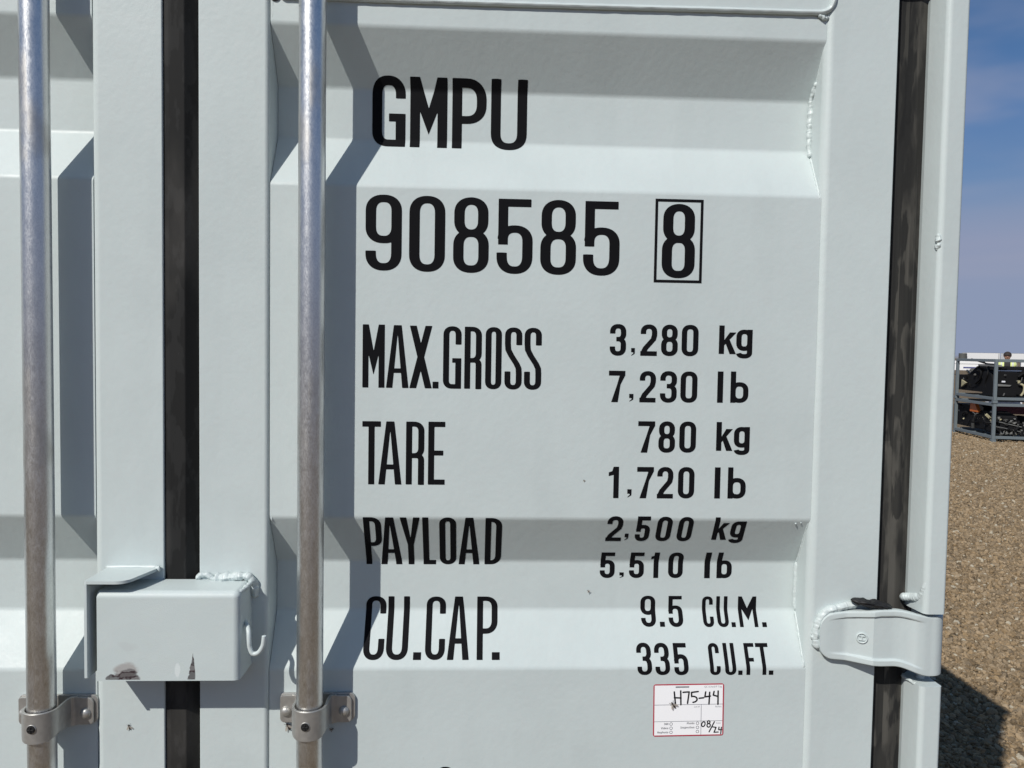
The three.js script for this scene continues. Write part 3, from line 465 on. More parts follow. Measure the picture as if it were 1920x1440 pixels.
  const dp = (a, tol) => { if (a.length < 3) return a; const p = a[0], q = a[a.length - 1]; let m = 0, mi = 0; for (let i = 1; i < a.length - 1; i++) { const d = seg(a[i][0], a[i][1], p, q); if (d > m) { m = d; mi = i; } } return m > tol ? [...dp(a.slice(0, mi + 1), tol).slice(0, -1), ...dp(a.slice(mi), tol)] : [p, q]; };
  return loops.map((l) => { const m = l.length >> 1; return [...dp(l.slice(0, m + 1), 0.045).slice(0, -1), ...dp([...l.slice(m), l[0]], 0.045).slice(0, -1)]; }).filter((l) => l.length > 2);
}
const glyphCache = new Map();
function flatTriangles(ch, w, h, sv, sh) {
  const id = [ch, w.toFixed(1), h.toFixed(1), sv, sh].join(); if (glyphCache.has(id)) return glyphCache.get(id);
  const loops = contours(ch, w, h, sv, sh).map((l) => l.map(([x, y]) => new THREE.Vector2(x, y))), tri = [];
  const outer = loops.filter((l) => THREE.ShapeUtils.area(l) > 0), holes = loops.filter((l) => THREE.ShapeUtils.area(l) <= 0);
  const within = (p, l) => { let s = false; for (let i = 0, j = l.length - 1; i < l.length; j = i++) if ((l[i].y > p.y) !== (l[j].y > p.y) && p.x < (l[j].x - l[i].x) * (p.y - l[i].y) / (l[j].y - l[i].y) + l[i].x) s = !s; return s; };
  for (const o of outer) { const hs = holes.filter((q) => within(q[0], o)), all = [...o, ...hs.flat()]; for (const [a, b, c] of THREE.ShapeUtils.triangulateShape(o, hs)) tri.push([all[a], all[b], all[c]].map((v) => [v.x, v.y])); }
  glyphCache.set(id, tri); return tri;
}
const CUTS = FOLDS;
function drape(tris, lift = 0.3) { // tris in door mm; split at every fold line and lay on the skin
  let list = tris;
  for (const c of CUTS) {
    const out = [];
    for (const t of list) {
      const lo = Math.min(t[0][1], t[1][1], t[2][1]), hi = Math.max(t[0][1], t[1][1], t[2][1]); if (c <= lo + 1e-4 || c >= hi - 1e-4) { out.push(t); continue; }
      for (const side of [1, -1]) { const poly = []; for (let i = 0; i < 3; i++) { const a = t[i], b = t[(i + 1) % 3], da = (a[1] - c) * side, db = (b[1] - c) * side; if (da >= 0) poly.push(a); if ((da > 0 && db < 0) || (da < 0 && db > 0)) { const k = da / (da - db); poly.push([mix(a[0], b[0], k), c]); } } for (let i = 1; i + 1 < poly.length; i++) out.push([poly[0], poly[i], poly[i + 1]]); }
    }
    list = out;
  }
  const pos = []; for (const t of list) for (const [x, y] of t) pos.push(mm(x), Y(y), mm(prof(y) + lift));
  const g = new THREE.BufferGeometry(); g.setAttribute('position', new THREE.Float32BufferAttribute(pos, 3)); g.computeVertexNormals(); return boxUV(g);
}
// each glyph: [character, left, right, bottom, top, left edge at the foot]
function lettering(list, sv, sh, extra = []) {
  for (let i = 1; i < list.length; i++) { const w = Math.max(list[i][2] - list[i][1], 1), gap = list[i][1] - list[i - 1][2]; if (gap > 23) { lettering(list.slice(0, i), sv, sh); lettering(list.slice(i), sv, sh, extra); return; } }
  const tris = [];
  for (const [ch, x0, x1, y0, y1, xb = x0] of list) { const w = x1 - x0, h = y1 - y0; for (const t of flatTriangles(ch, w, h, Math.min(sv, w), Math.min(sh, h))) tris.push(t.map(([x, y]) => [x0 + x + (xb - x0) * (1 - y / h), y0 + y])); }
  for (const [x0, y0, x1, y1] of extra) tris.push([[x0, y0], [x1, y0], [x1, y1]], [[x0, y0], [x1, y1], [x0, y1]]);
  return mesh('painted_lettering', drape(tris), M.ink, door);
}
lettering([['G', -140.8, -97.6, 261.5, 351], ['M', -91.6, -43.2, 261.5, 350.6], ['P', -36.8, 8, 261.5, 350.6], ['U', 14, 61.4, 261, 350.6]], 12.8, 10.2);
lettering([['9', -143, -97.4, 97.4, 192.8], ['0', -88, -42.6, 97, 192.6], ['8', -32.2, 13, 96.8, 192.2], ['5', 23, 69, 96.6, 191.4], ['8', 79, 124.8, 96.6, 191.6], ['5', 134, 181, 96.6, 191.2], ['8', 236, 279, 95.4, 190.4]], 13.2, 9.4, [[226.2, 89.4, 288.8, 93], [226.2, 192.8, 288.8, 196.4], [226.2, 93, 229.8, 192.8], [285.2, 93, 288.8, 192.8]]);
lettering([['M', -145.6, -117.6, -51.4, 29], ['A', -115.6, -87, -51.4, 28.6], ['X', -86, -57.4, -51.4, 28.4], ['.', -56.4, -48.8, -51.4, -42.8], ['G', -43.2, -20, -51.4, 28.4], ['R', -16, 6, -51.2, 28.2], ['O', 10.8, 31.6, -51.4, 28.2], ['S', 35.6, 57.8, -51.4, 28.2], ['S', 60.8, 83, -51.4, 28.2]], 7.6, 5.8);
lettering([['T', -145.2, -121.6, -175.8, -94.5], ['A', -124.4, -94.8, -175.8, -94.5], ['R', -89.4, -66, -175.6, -94.4], ['E', -61, -39.4, -175.6, -94.2]], 7.8, 6.4);
lettering([['P', -143.9, -121.2, -290.2, -218.5], ['A', -124.2, -96, -290.2, -218.6], ['Y', -96.8, -71, -290.2, -218.5], ['L', -67.8, -51, -290.1, -218.3], ['O', -46, -24, -290.1, -218.2], ['A', -20.9, 7.2, -290, -218.4], ['D', 14, 36, -289.9, -218.6]], 7.8, 5.8);
lettering([['C', -143.8, -116.8, -407.7, -333.8], ['U', -114.2, -85.4, -407.7, -334.2], ['.', -78.2, -67.8, -407.7, -399.3], ['C', -63, -37, -407.7, -334.1], ['A', -34, -5.2, -407.8, -334], ['P', 5, 32.6, -407.9, -334], ['.', 25, 35.4, -407.9, -399.4]], 8.0, 6.0);
const SV = 7.0, SH = 5.7;
lettering([['3', 171, 192.2, -5.8, 35], [',', 199, 203.9, -5.6, 4.4], ['2', 211, 232.6, -5.4, 35.2], ['8', 238, 259.8, -5.2, 35.4], ['0', 264.8, 286.8, -5, 35.6], ['k', 313.8, 336.6, -1.4, 35.6], ['g', 336.6, 358, -6.8, 30.6]], SV, SH);
lettering([['7', 170.8, 192.2, -66, -25.3], [',', 197.8, 203.4, -65, -55], ['2', 211.2, 232.4, -65.8, -25.2], ['3', 238, 260, -65.8, -24.8], ['0', 264.8, 287, -65.5, -24.8], ['l', 313.4, 321, -65, -24.2], ['b', 330.8, 354.6, -64.8, -24]], SV, SH);
lettering([['7', 210.6, 232.8, -131.4, -90.4], ['8', 237.6, 259.4, -131.2, -90.2], ['0', 265, 287, -130.9, -90.1], ['k', 313.8, 335.6, -128, -90.2], ['g', 337.2, 358.2, -133.2, -96.4]], SV, SH);
lettering([['1', 173.4, 186.8, -191.4, -150.2], [',', 198.2, 203.8, -190.4, -179.6], ['7', 210.6, 232.6, -191.3, -150.2], ['2', 237.2, 258.4, -191.3, -150], ['0', 264.8, 286.4, -191.1, -149.8], ['l', 313.2, 320.8, -190.9, -149.8], ['b', 330.8, 354.8, -190.8, -149.6]], SV, SH);
lettering([['2', 173.7, 194.6, -252.8, -215.2], [',', 199, 204, -251.5, -241], ['5', 212.4, 231.4, -252.6, -215.2], ['0', 240, 260, -252.5, -215.4], ['0', 268.4, 288, -252.4, -215.6], ['k', 316.2, 336.4, -250, -215.8], ['g', 339.4, 358.6, -255, -221.4]], 6.6, 5.3);
lettering([['5', 170.6, 191, -308.2, -271], [',', 197.6, 203.6, -308.2, -300.4], ['5', 210.6, 231, -308.1, -270.9], ['1', 240.2, 251, -308, -270.8], ['0', 264.4, 284.6, -308, -270.7], ['l', 314.4, 322.2, -308.2, -270.5], ['b', 331.4, 352.4, -308.1, -270.4]], 6.8, 5.4);
lettering([['9', 227.4, 247.8, -371.4, -332.6], ['.', 252.6, 259.4, -371.4, -365.6], ['5', 265.2, 285.2, -371.6, -332.8]], 6.2, 4.6);
lettering([['C', 312.5, 327.4, -371.8, -333.4], ['U', 332.2, 347.8, -371.8, -333.4], ['.', 351, 356.8, -371.8, -366.2], ['M', 362.4, 387.8, -371.8, -333.4], ['.', 393.4, 399.6, -371.8, -366.2]], 5.1, 4.1);
lettering([['3', 217.2, 236.8, -426.4, -389.2], ['3', 241.2, 260.8, -426.5, -389.4], ['5', 266.4, 285.6, -426.7, -389.6]], 6.2, 4.8);
lettering([['C', 314.3, 328.6, -426.7, -389.7], ['U', 334.6, 349.6, -426.7, -389.8], ['.', 352.2, 358, -426.7, -420.7], ['F', 363.2, 376.8, -426.7, -389.8], ['T', 379, 396, -426.7, -389.8], ['.', 393.4, 399.6, -426.7, -420.8]], 5.2, 4.1);
lettering([['O', -45.4, -22.6, -640, -548]], 8, 6.2);

// ------------------------------------------------------------------ inspection tag
{ const cv = document.createElement('canvas'); cv.width = 768; cv.height = 576; const c = cv.getContext('2d'), W = 768, H = 576;
  c.fillStyle = '#fbfbfd'; c.fillRect(0, 0, W, H); c.strokeStyle = '#b3283f'; c.lineWidth = 13; c.strokeRect(6, 6, W - 12, H - 12);
  c.strokeStyle = '#6d7079'; c.lineWidth = 5; c.beginPath(); c.moveTo(13, 228); c.lineTo(W - 13, 228); c.moveTo(13, 412); c.lineTo(W - 13, 412); c.moveTo(522, 228); c.lineTo(522, H - 13); c.stroke();
  c.fillStyle = '#77797f'; c.fillRect(240, 26, 148, 15); c.font = '27px sans-serif'; c.textAlign = 'right'; c.fillText('QC Sched/P Tag', 744, 44); c.fillText('Lot #', 506, 262); c.fillText('Notes', 744, 264); c.font = '24px sans-serif'; c.fillText('Date', 738, 446);
  c.fillStyle = '#4c4e55'; c.font = 'bold 30px sans-serif'; ['360', 'Video', 'Rephoto'].forEach((t, i) => c.fillText(t, 168, 450 + i * 46)); ['Fluids', 'Inspection'].forEach((t, i) => c.fillText(t, 452, 446 + i * 46));
  c.lineWidth = 5; c.strokeStyle = '#55575e'; for (const [x, y] of [[196, 440], [196, 486], [196, 532], [484, 436], [484, 482], [484, 528]]) { c.beginPath(); c.arc(x, y, 15, 0, 7); c.stroke(); }
  c.strokeStyle = '#0a0a10'; c.lineCap = 'round'; c.lineJoin = 'round'; c.lineWidth = 17;
  const pl = (...p) => { c.beginPath(); p.forEach(([x, y], i) => (i ? c.lineTo(x, y) : c.moveTo(x, y))); c.stroke(); };
  pl([226, 86], [240, 216]); pl([296, 76], [300, 228]); pl([228, 150], [300, 154]); pl([322, 92], [388, 88], [372, 214]); pl([486, 86], [414, 94], [416, 140]); c.beginPath(); c.moveTo(416, 140); c.bezierCurveTo(480, 128, 502, 196, 432, 204); c.stroke(); pl([498, 160], [546, 156]);
  pl([568, 92], [560, 146], [620, 138]); pl([612, 96], [606, 226]); pl([660, 88], [652, 128], [692, 140]); pl([704, 84], [704, 230]);
  c.lineWidth = 13; c.beginPath(); c.ellipse(548, 448, 18, 27, 0.3, 0, 7); c.stroke(); c.beginPath(); c.ellipse(606, 426, 14, 15, 0, 0, 7); c.stroke(); c.beginPath(); c.ellipse(606, 462, 18, 20, 0, 0, 7); c.stroke(); pl([668, 424], [612, 534]); pl([650, 480], [688, 486], [666, 540], [712, 538]); pl([720, 484], [716, 512], [748, 512]); pl([746, 486], [740, 556]);
  const t = new THREE.CanvasTexture(cv); t.colorSpace = THREE.SRGBColorSpace; t.magFilter = THREE.LinearFilter; t.anisotropy = 8;
  const w = 0.0945, h = 0.0705, s = new THREE.Shape(roundPoly([[-w / 2, -h / 2, 0.003], [w / 2, -h / 2, 0.003], [w / 2, h / 2, 0.003], [-w / 2, h / 2, 0.003]], 5)), g = new THREE.ExtrudeGeometry(s, { depth: 0.00025, bevelEnabled: false }), uv = g.attributes.uv, p = g.attributes.position;
  for (let i = 0; i < p.count; i++) uv.setXY(i, p.getX(i) / w + 0.5, p.getY(i) / h + 0.5);
  const m = mesh('inspection_tag', g, new THREE.MeshStandardMaterial({ map: t, roughness: 0.5 }), null); m.position.set(mm(286.8), Y(-473.8), 0.0002); m.rotation.z = 0.7 * D2R; tag(m, 'white paper inspection tag with red border and handwritten number stuck on the door', 'tag');
}
// ------------------------------------------------------------------ insects on the doors
{ const bodyM = new THREE.MeshStandardMaterial({ color: new THREE.Color().setRGB(0.035, 0.024, 0.017), roughness: 0.5 }), wingM = new THREE.MeshPhysicalMaterial({ color: new THREE.Color().setRGB(0.55, 0.5, 0.45), transmission: 0.5, thickness: 0, roughness: 0.4 });
  const segs = (list) => join(list.map(([x, y, z, a, b, c]) => { const g = new THREE.SphereGeometry(1, 14, 10); g.scale(mm(a), mm(b), mm(c)); g.translate(mm(x), mm(y), mm(z)); return boxUV(g); }));
  function insect(name, label, cat, x, y, z, s, turn) {
    const g = thing(name, label, cat, [mm(x), Y(y), mm(z)]); g.rotation.z = turn; g.scale.setScalar(s);
    mesh('body', segs([[0, 3.4, 1.5, 0.9, 0.9, 0.9], [0, 1.4, 1.5, 1.15, 1.6, 1.1], [0, -2.4, 1.3, 1.2, 3.2, 1.0]]), bodyM, g);
    for (const q of [-1, 1]) { const w = new THREE.CircleGeometry(1, 20); w.scale(0.0013, 0.0036, 1); w.translate(0, -0.0032, 0); w.rotateZ(q * 0.62); w.translate(q * 0.0008, 0.0012, 0.0024); mesh('wing', w, wingM, g); }
    const legs = []; for (const q of [-1, 1]) for (const k of [-1, 0, 1]) { const c = new THREE.CatmullRomCurve3([new THREE.Vector3(0, 0.0012 + k * 0.0009, 0.001), new THREE.Vector3(q * 0.0018, 0.0012 + k * 0.002, 0.0013), new THREE.Vector3(q * 0.0034, 0.001 + k * 0.0034, 0)]); legs.push(boxUV(new THREE.TubeGeometry(c, 8, 0.00016, 6))); } mesh('legs', join(legs), bodyM, g);
    return g;
  }
  insect('fly', 'brown winged fly resting on the inspection tag', 'fly', 265.6, -466, 0.6, 1.0, 0.62);
  insect('fly', 'tiny dark fly on the door below the payload figures', 'fly', 155.3, -325.6, -35.9, 0.42, 0.75);
  insect('fly', 'speck of a fly on the door left of the 1,720 line', 'fly', 141.3, -168.7, 0.1, 0.3, 0.8);
  insect('fly', 'small grey fly on the left door stile below the lock box', 'fly', -437.2, -489.5, 4.1, 0.75, 0.3);
  insect('fly', 'black insect hanging below the left foot of the right rod clamp', 'fly', -237.6, -492, 0.1, 1.05, 0.5);
  insect('fly', 'black insect in the shadow right of the right rod clamp', 'fly', -181.5, -496.5, 0.1, 0.6, -1.1);
}

// ------------------------------------------------------------------ equipment crates beyond the container
const crateM = new THREE.MeshStandardMaterial({ color: new THREE.Color().setRGB(0.20, 0.235, 0.25), roughness: 0.55, metalness: 0.35 });
const BASE = new THREE.Vector3(9.13, 0, -12.15), TURN = -Math.atan2(0.28, 1.5);          // near left corner; the racks run back and to the right
const RX = new THREE.Vector3(Math.cos(TURN), 0, -Math.sin(TURN)), RZ = new THREE.Vector3(Math.sin(TURN), 0, Math.cos(TURN));
const bar = (x, y, z, w, h, d) => { const g = new RoundedBoxGeometry(w, h, d, 1, 0.004); g.translate(x, y, z); return boxUV(g); };
function crate(y, H, label) {
  const g = thing('steel_crate', label, 'crate', [BASE.x, y, BASE.z], TURN, 'stacked steel crates'), t = 0.05, W = 2.2, Dp = 1.55;
  for (const [x, z] of [[0, 0], [W, 0], [0, -Dp], [W, -Dp]]) mesh('post', bar(x, H / 2, z, t, H, t), crateM, g);
  for (const yy of [t / 2 + 0.005, H - t / 2]) { for (const z of [0, -Dp]) mesh('rail', bar(W / 2, yy, z, W - t - 0.004, t, t), crateM, g); for (const x of [0, W]) mesh('rail', bar(x, yy, -Dp / 2, t, t, Dp - t - 0.004), crateM, g); }
  for (const k of [0.3, 0.62]) mesh('cross_rail', bar(W / 2, t / 2 + 0.005, -Dp * k, W - t - 0.004, 0.04, 0.05), crateM, g);
  for (const [x, z] of [[0, 0], [W, 0], [0, -Dp], [W, -Dp]]) mesh('foot', bar(x, -0.027, z, 0.075, 0.05, 0.075), crateM, g);
  return g;
}
crate(0.055, 0.63, 'galvanised steel crate standing on the gravel, lower of the two stacked');
crate(0.74, 0.725, 'galvanised steel crate stacked on top of another crate');
const PM = { black: new THREE.MeshPhysicalMaterial({ color: new THREE.Color().setRGB(0.008, 0.008, 0.009), roughness: 0.75, specularIntensity: 0.35 }), steel: new THREE.MeshStandardMaterial({ color: new THREE.Color().setRGB(0.3, 0.3, 0.28), roughness: 0.45, metalness: 0.6 }), dark: new THREE.MeshStandardMaterial({ color: new THREE.Color().setRGB(0.05, 0.05, 0.048), roughness: 0.6 }), orange: new THREE.MeshStandardMaterial({ color: new THREE.Color().setRGB(0.55, 0.13, 0.02), roughness: 0.45 }), white: new THREE.MeshStandardMaterial({ color: new THREE.Color().setRGB(0.75, 0.76, 0.8), roughness: 0.4 }), red: new THREE.MeshStandardMaterial({ color: new THREE.Color().setRGB(0.11, 0.008, 0.012), roughness: 0.5 }), tan: new THREE.MeshStandardMaterial({ color: new THREE.Color().setRGB(0.42, 0.38, 0.24), roughness: 0.6 }) };
const rackAt = (x, y, z) => { const v = BASE.clone().addScaledVector(RX, x).addScaledVector(RZ, -z); return [v.x, y, v.z]; };
const extr = (pts, d, x = 0, y = 0, z = 0, bevel = 0.008) => { const g = new THREE.ExtrudeGeometry(new THREE.Shape(roundPoly(pts, 4)), { depth: d, bevelEnabled: true, bevelSize: bevel, bevelThickness: bevel, bevelSegments: 2 }); g.translate(x, y, z); return finish(g, 30); };
const hose = (pts, r) => boxUV(new THREE.TubeGeometry(new THREE.CatmullRomCurve3(pts.map((p) => new THREE.Vector3(...p))), 40, r, 8));
const cyl = (r, l, x, y, z, axis = 'x') => { const g = new THREE.CylinderGeometry(r, r, l, 24); if (axis === 'x') g.rotateZ(Math.PI / 2); if (axis === 'z') g.rotateX(Math.PI / 2); g.translate(x, y, z); return boxUV(g); };
const side = (pts, w, x, y, z, bevel = 0.008) => { const g = new THREE.ExtrudeGeometry(new THREE.Shape(roundPoly(pts, 4)), { depth: w, bevelEnabled: true, bevelSize: bevel, bevelThickness: bevel, bevelSegments: 2 }); g.rotateY(Math.PI / 2); g.translate(x, y, z); return finish(g, 30); }; // outline in (distance back, height)
function fittings(g, seed, n, [x0, x1], [y0, y1], [z0, z1], mats) { // brackets, pins and hoses crowded on a machine
  const r = rng(seed);
  for (let k = 0; k < n; k++) {
    const m = mats[Math.floor(r() * mats.length)], s = 0.02 + 0.05 * r() * r(), t = r(); let q;
    if (t < 0.35) q = new RoundedBoxGeometry(s * (1 + 2 * r()), s * (0.6 + r()), s, 2, s * 0.12); else if (t < 0.6) q = new THREE.CylinderGeometry(s * 0.5, s * 0.5, s * (0.8 + 2 * r()), 14); else if (t < 0.8) q = new THREE.TorusGeometry(s * 1.2, s * 0.28, 8, 18, 2 + 3 * r()); else q = new THREE.CapsuleGeometry(s * 0.22, s * 5, 4, 10);
    q = boxUV(q); q.rotateX(r() * 3); q.rotateZ(r() * 3); q.translate(mix(x0, x1, r()), mix(y0, y1, r()), mix(z0, z1, r())); mesh('fitting', q, m, g);
  }
}
{ // upper tier: brush cutter deck with a grey top bar
  const g = thing('brush_cutter', 'black brush cutter attachment with grey top bar inside the upper crate', 'machine', rackAt(0, 0.80, 0), TURN);
  mesh('deck', side([[0.62, 0.06, 0.02], [1.85, 0.06, 0.02], [1.85, 0.33, 0.04], [1.3, 0.36, 0.05], [1.12, 0.46, 0.05], [1.0, 0.52, 0.04], [0.62, 0.53, 0.04]], 1.1, 0.12, 0, 0), PM.black, g);
  mesh('shroud', side([[0.18, 0.02, 0.02], [0.60, 0.0, 0.02], [0.60, 0.44, 0.05], [0.3, 0.40, 0.06], [0.18, 0.2, 0.04]], 0.5, 0.06, 0, 0), PM.black, g);
  mesh('top_bar', bar(0.14, 0.545, -0.56, 0.05, 0.035, 0.8), PM.steel, g); mesh('lever', hose([[0.12, 0.66, -1.25], [0.14, 0.62, -1.0], [0.15, 0.58, -0.7], [0.16, 0.57, -0.4]], 0.014), PM.black, g); mesh('lever', hose([[0.2, 0.62, -1.1], [0.2, 0.6, -0.9], [0.22, 0.52, -0.8]], 0.012), PM.black, g);
  mesh('guard_flap', side([[1.3, 0.20], [1.5, 0.12], [1.5, 0.25]], 0.02, 0.06, 0, 0, 0.004), PM.tan, g);
  mesh('hose', hose([[0.08, 0.5, -0.9], [0.06, 0.42, -0.7], [0.07, 0.3, -0.75], [0.08, 0.2, -0.95]], 0.02), PM.black, g); mesh('hose', hose([[0.1, 0.53, -0.5], [0.04, 0.4, -0.4], [0.06, 0.2, -0.5], [0.07, 0.06, -0.4]], 0.018), PM.black, g);
  fittings(g, 21, 26, [0.05, 0.16], [0.08, 0.5], [-1.75, -0.2], [PM.black, PM.black, PM.black, PM.black, PM.dark, PM.dark, PM.steel]);
}
{ const g = thing('auger_drive', 'black auger drive with pale labels and hoses beside the crate post', 'machine', rackAt(0.10, 0.80, 0.62), TURN);
  mesh('housing', extr([[0, 0.02, 0.02], [0.42, 0.02, 0.02], [0.44, 0.34, 0.05], [0.36, 0.42, 0.03], [0, 0.44, 0.02]], 0.5), PM.black, g); mesh('arm', extr([[0.34, 0.26, 0.02], [0.9, 0.05, 0.02], [0.95, 0.2, 0.04], [0.55, 0.46, 0.06], [0.38, 0.44, 0.03]], 0.34), PM.black, g); mesh('top_strap', bar(0.2, 0.462, 0.4, 0.42, 0.02, 0.05), PM.white, g); mesh('top_strap', bar(0.05, 0.50, 0.38, 0.24, 0.05, 0.1), PM.black, g);
  mesh('data_plate', bar(0.08, 0.27, 0.512, 0.06, 0.028, 0.006), PM.white, g); mesh('data_plate', bar(0.33, 0.27, 0.512, 0.055, 0.05, 0.006), PM.tan, g);
  mesh('bracket', extr([[0, 0.19], [0.22, 0.19], [0.24, 0.21], [0, 0.225]], 0.02, -0.04, 0, 0.51, 0.004), PM.steel, g);
  mesh('hose', hose([[0.30, 0.36, 0.55], [0.38, 0.42, 0.57], [0.46, 0.38, 0.58], [0.48, 0.2, 0.58], [0.44, 0.05, 0.56]], 0.022), PM.black, g); mesh('hose', hose([[0.34, 0.24, 0.55], [0.39, 0.2, 0.57], [0.39, 0.1, 0.57], [0.36, 0.03, 0.55]], 0.02), PM.tan, g); mesh('hose', hose([[0.42, 0.40, 0.55], [0.5, 0.3, 0.6], [0.52, 0.15, 0.6], [0.54, 0.04, 0.56]], 0.018), PM.steel, g);
  fittings(g, 22, 14, [0.0, 0.7], [0.04, 0.4], [0.5, 0.56], [PM.black, PM.black, PM.dark, PM.dark]);
}
{ // lower tier: trencher with boom and toothed chain
  const g = thing('trencher', 'black trencher with toothed chain and orange guard inside the lower crate', 'machine', rackAt(0, 0.115, 0), TURN);
  mesh('head', side([[0.12, 0.06, 0.01], [1.85, 0.06, 0.01], [1.85, 0.46, 0.04], [1.1, 0.46, 0.04], [0.9, 0.36, 0.03], [0.5, 0.40, 0.04], [0.12, 0.34, 0.04]], 0.34, 0.09, 0, 0), PM.black, g);
  mesh('boom', extr([[0.05, 0.05, 0.02], [0.58, 0.01, 0.02], [0.60, 0.14, 0.02], [0.05, 0.29, 0.02]], 0.22, 0, 0, -0.36), PM.black, g);
  mesh('guard', side([[0.72, 0.36, 0.01], [1.06, 0.36, 0.01], [1.04, 0.52, 0.01], [0.88, 0.53, 0.01]], 0.05, 0.05, 0, 0, 0.006), PM.orange, g);
  const r = rng(5); for (let k = 0; k < 40; k++) { const t = k / 39, x = mix(0.03, 0.62, t), y = (k % 2 ? 0.01 : 0.30 - 0.15 * t) + 0.02 * r(); const q = extr([[0, 0], [0.028, 0.0], [0.042, 0.045], [0.018, 0.032]], 0.035, 0, 0, 0, 0.003); q.rotateZ(r() * 2 - 1); q.translate(x, y, -0.16 + 0.05 * r()); mesh('tooth', q, [PM.black, PM.dark, PM.steel, PM.tan][Math.floor(r() * 3.2)], g); }
  for (const [x, y, l, rr] of [[0.30, 0.20, 0.5, 0.009], [0.27, 0.12, 0.5, 0.007]]) { const q = cyl(rr, l, 0, 0, 0); q.rotateZ(-0.21); q.translate(x, y, -0.10); mesh('tie_rod', q, PM.steel, g); }
  for (const [x, y] of [[0.50, 0.1], [0.44, 0.2], [0.55, 0.05], [0.24, 0.27], [0.12, 0.3], [0.38, 0.3]]) mesh('bolt', cyl(0.014, 0.03, x, y, -0.09, 'z'), PM.steel, g);
  mesh('sprocket', cyl(0.085, 0.06, 0.52, 0.10, -0.16, 'z'), PM.black, g); mesh('end_shield', extr([[0.5, -0.02], [0.64, -0.04], [0.60, 0.12], [0.52, 0.17]], 0.03, 0, 0, -0.12), PM.black, g);
  fittings(g, 23, 42, [0.03, 0.1], [0.08, 0.42], [-1.75, -0.12], [PM.black, PM.black, PM.black, PM.black, PM.dark, PM.dark, PM.dark, PM.steel, PM.black, PM.dark, PM.tan]); fittings(g, 24, 16, [0.05, 0.5], [0.0, 0.3], [-0.14, -0.06], [PM.black, PM.black, PM.dark, PM.dark, PM.steel]);
}
{ const g = thing('skid_loader', 'white and dark red machine body behind the crates', 'machine', rackAt(1.0, 0, 2.6), TURN);
  mesh('panel', extr([[0.0, 0.50, 0.02], [0.55, 0.50, 0.02], [0.55, 0.80, 0.02], [0.0, 0.82, 0.02]], 0.3), PM.white, g); mesh('chassis', bar(0.36, 0.44, 0.1, 0.62, 0.18, 0.5), PM.red, g); mesh('stripe', bar(0.26, 0.70, 0.318, 0.3, 0.03, 0.012), PM.black, g); mesh('stripe', bar(0.28, 0.62, 0.318, 0.3, 0.025, 0.012), PM.black, g);
  mesh('column', extr([[0.0, 0.82], [0.28, 0.82], [0.3, 1.12], [0.06, 1.12]], 0.2, 0.05), PM.white, g); mesh('band', bar(0.22, 0.98, 0.12, 0.30, 0.06, 0.25), PM.red, g); for (const x of [0.12, 0.56]) mesh('wheel', cyl(0.16, 0.14, x, 0.16, 0.25, 'z'), PM.black, g);
}

// ------------------------------------------------------------------ person in a high-visibility vest behind the crates
function nets(field, lo, hi, cell) { // surface nets of field < 0
  const n = [0, 1, 2].map((k) => Math.ceil((hi[k] - lo[k]) / cell) + 1), id = (i, j, k) => (k * n[1] + j) * n[0] + i, F = new Float32Array(n[0] * n[1] * n[2]);
  for (let k = 0; k < n[2]; k++) for (let j = 0; j < n[1]; j++) for (let i = 0; i < n[0]; i++) F[id(i, j, k)] = field(lo[0] + i * cell, lo[1] + j * cell, lo[2] + k * cell);
  const V = new Map(), pos = [], idx = [];
  for (let k = 0; k < n[2] - 1; k++) for (let j = 0; j < n[1] - 1; j++) for (let i = 0; i < n[0] - 1; i++) {
    let s = [0, 0, 0], c = 0; const e = (a, b) => { const fa = F[id(i + a[0], j + a[1], k + a[2])], fb = F[id(i + b[0], j + b[1], k + b[2])]; if ((fa < 0) !== (fb < 0)) { const t = fa / (fa - fb); for (let q = 0; q < 3; q++) s[q] += a[q] + (b[q] - a[q]) * t; c++; } };
    for (let a = 0; a < 2; a++) for (let b = 0; b < 2; b++) { e([0, a, b], [1, a, b]); e([a, 0, b], [a, 1, b]); e([a, b, 0], [a, b, 1]); }
    if (c) { V.set(id(i, j, k), pos.length / 3); pos.push(lo[0] + (i + s[0] / c) * cell, lo[1] + (j + s[1] / c) * cell, lo[2] + (k + s[2] / c) * cell); }
  }
  const quad = (a, b, c, d, f) => { if ([a, b, c, d].some((x) => x === undefined)) return; if (f) idx.push(a, b, c, a, c, d); else idx.push(a, c, b, a, d, c); };
  for (let k = 1; k < n[2] - 1; k++) for (let j = 1; j < n[1] - 1; j++) for (let i = 1; i < n[0] - 1; i++) { const f = F[id(i, j, k)] < 0, g = (a, b, c) => V.get(id(i + a, j + b, k + c));
    if (f !== F[id(i + 1, j, k)] < 0) quad(g(0, -1, -1), g(0, 0, -1), g(0, 0, 0), g(0, -1, 0), f); if (f !== F[id(i, j + 1, k)] < 0) quad(g(-1, 0, -1), g(-1, 0, 0), g(0, 0, 0), g(0, 0, -1), f); if (f !== F[id(i, j, k + 1)] < 0) quad(g(-1, -1, 0), g(0, -1, 0), g(0, 0, 0), g(-1, 0, 0), f); }
  const g = new THREE.BufferGeometry(); g.setAttribute('position', new THREE.Float32BufferAttribute(pos, 3)); g.setIndex(idx); g.computeVertexNormals(); return g;
}
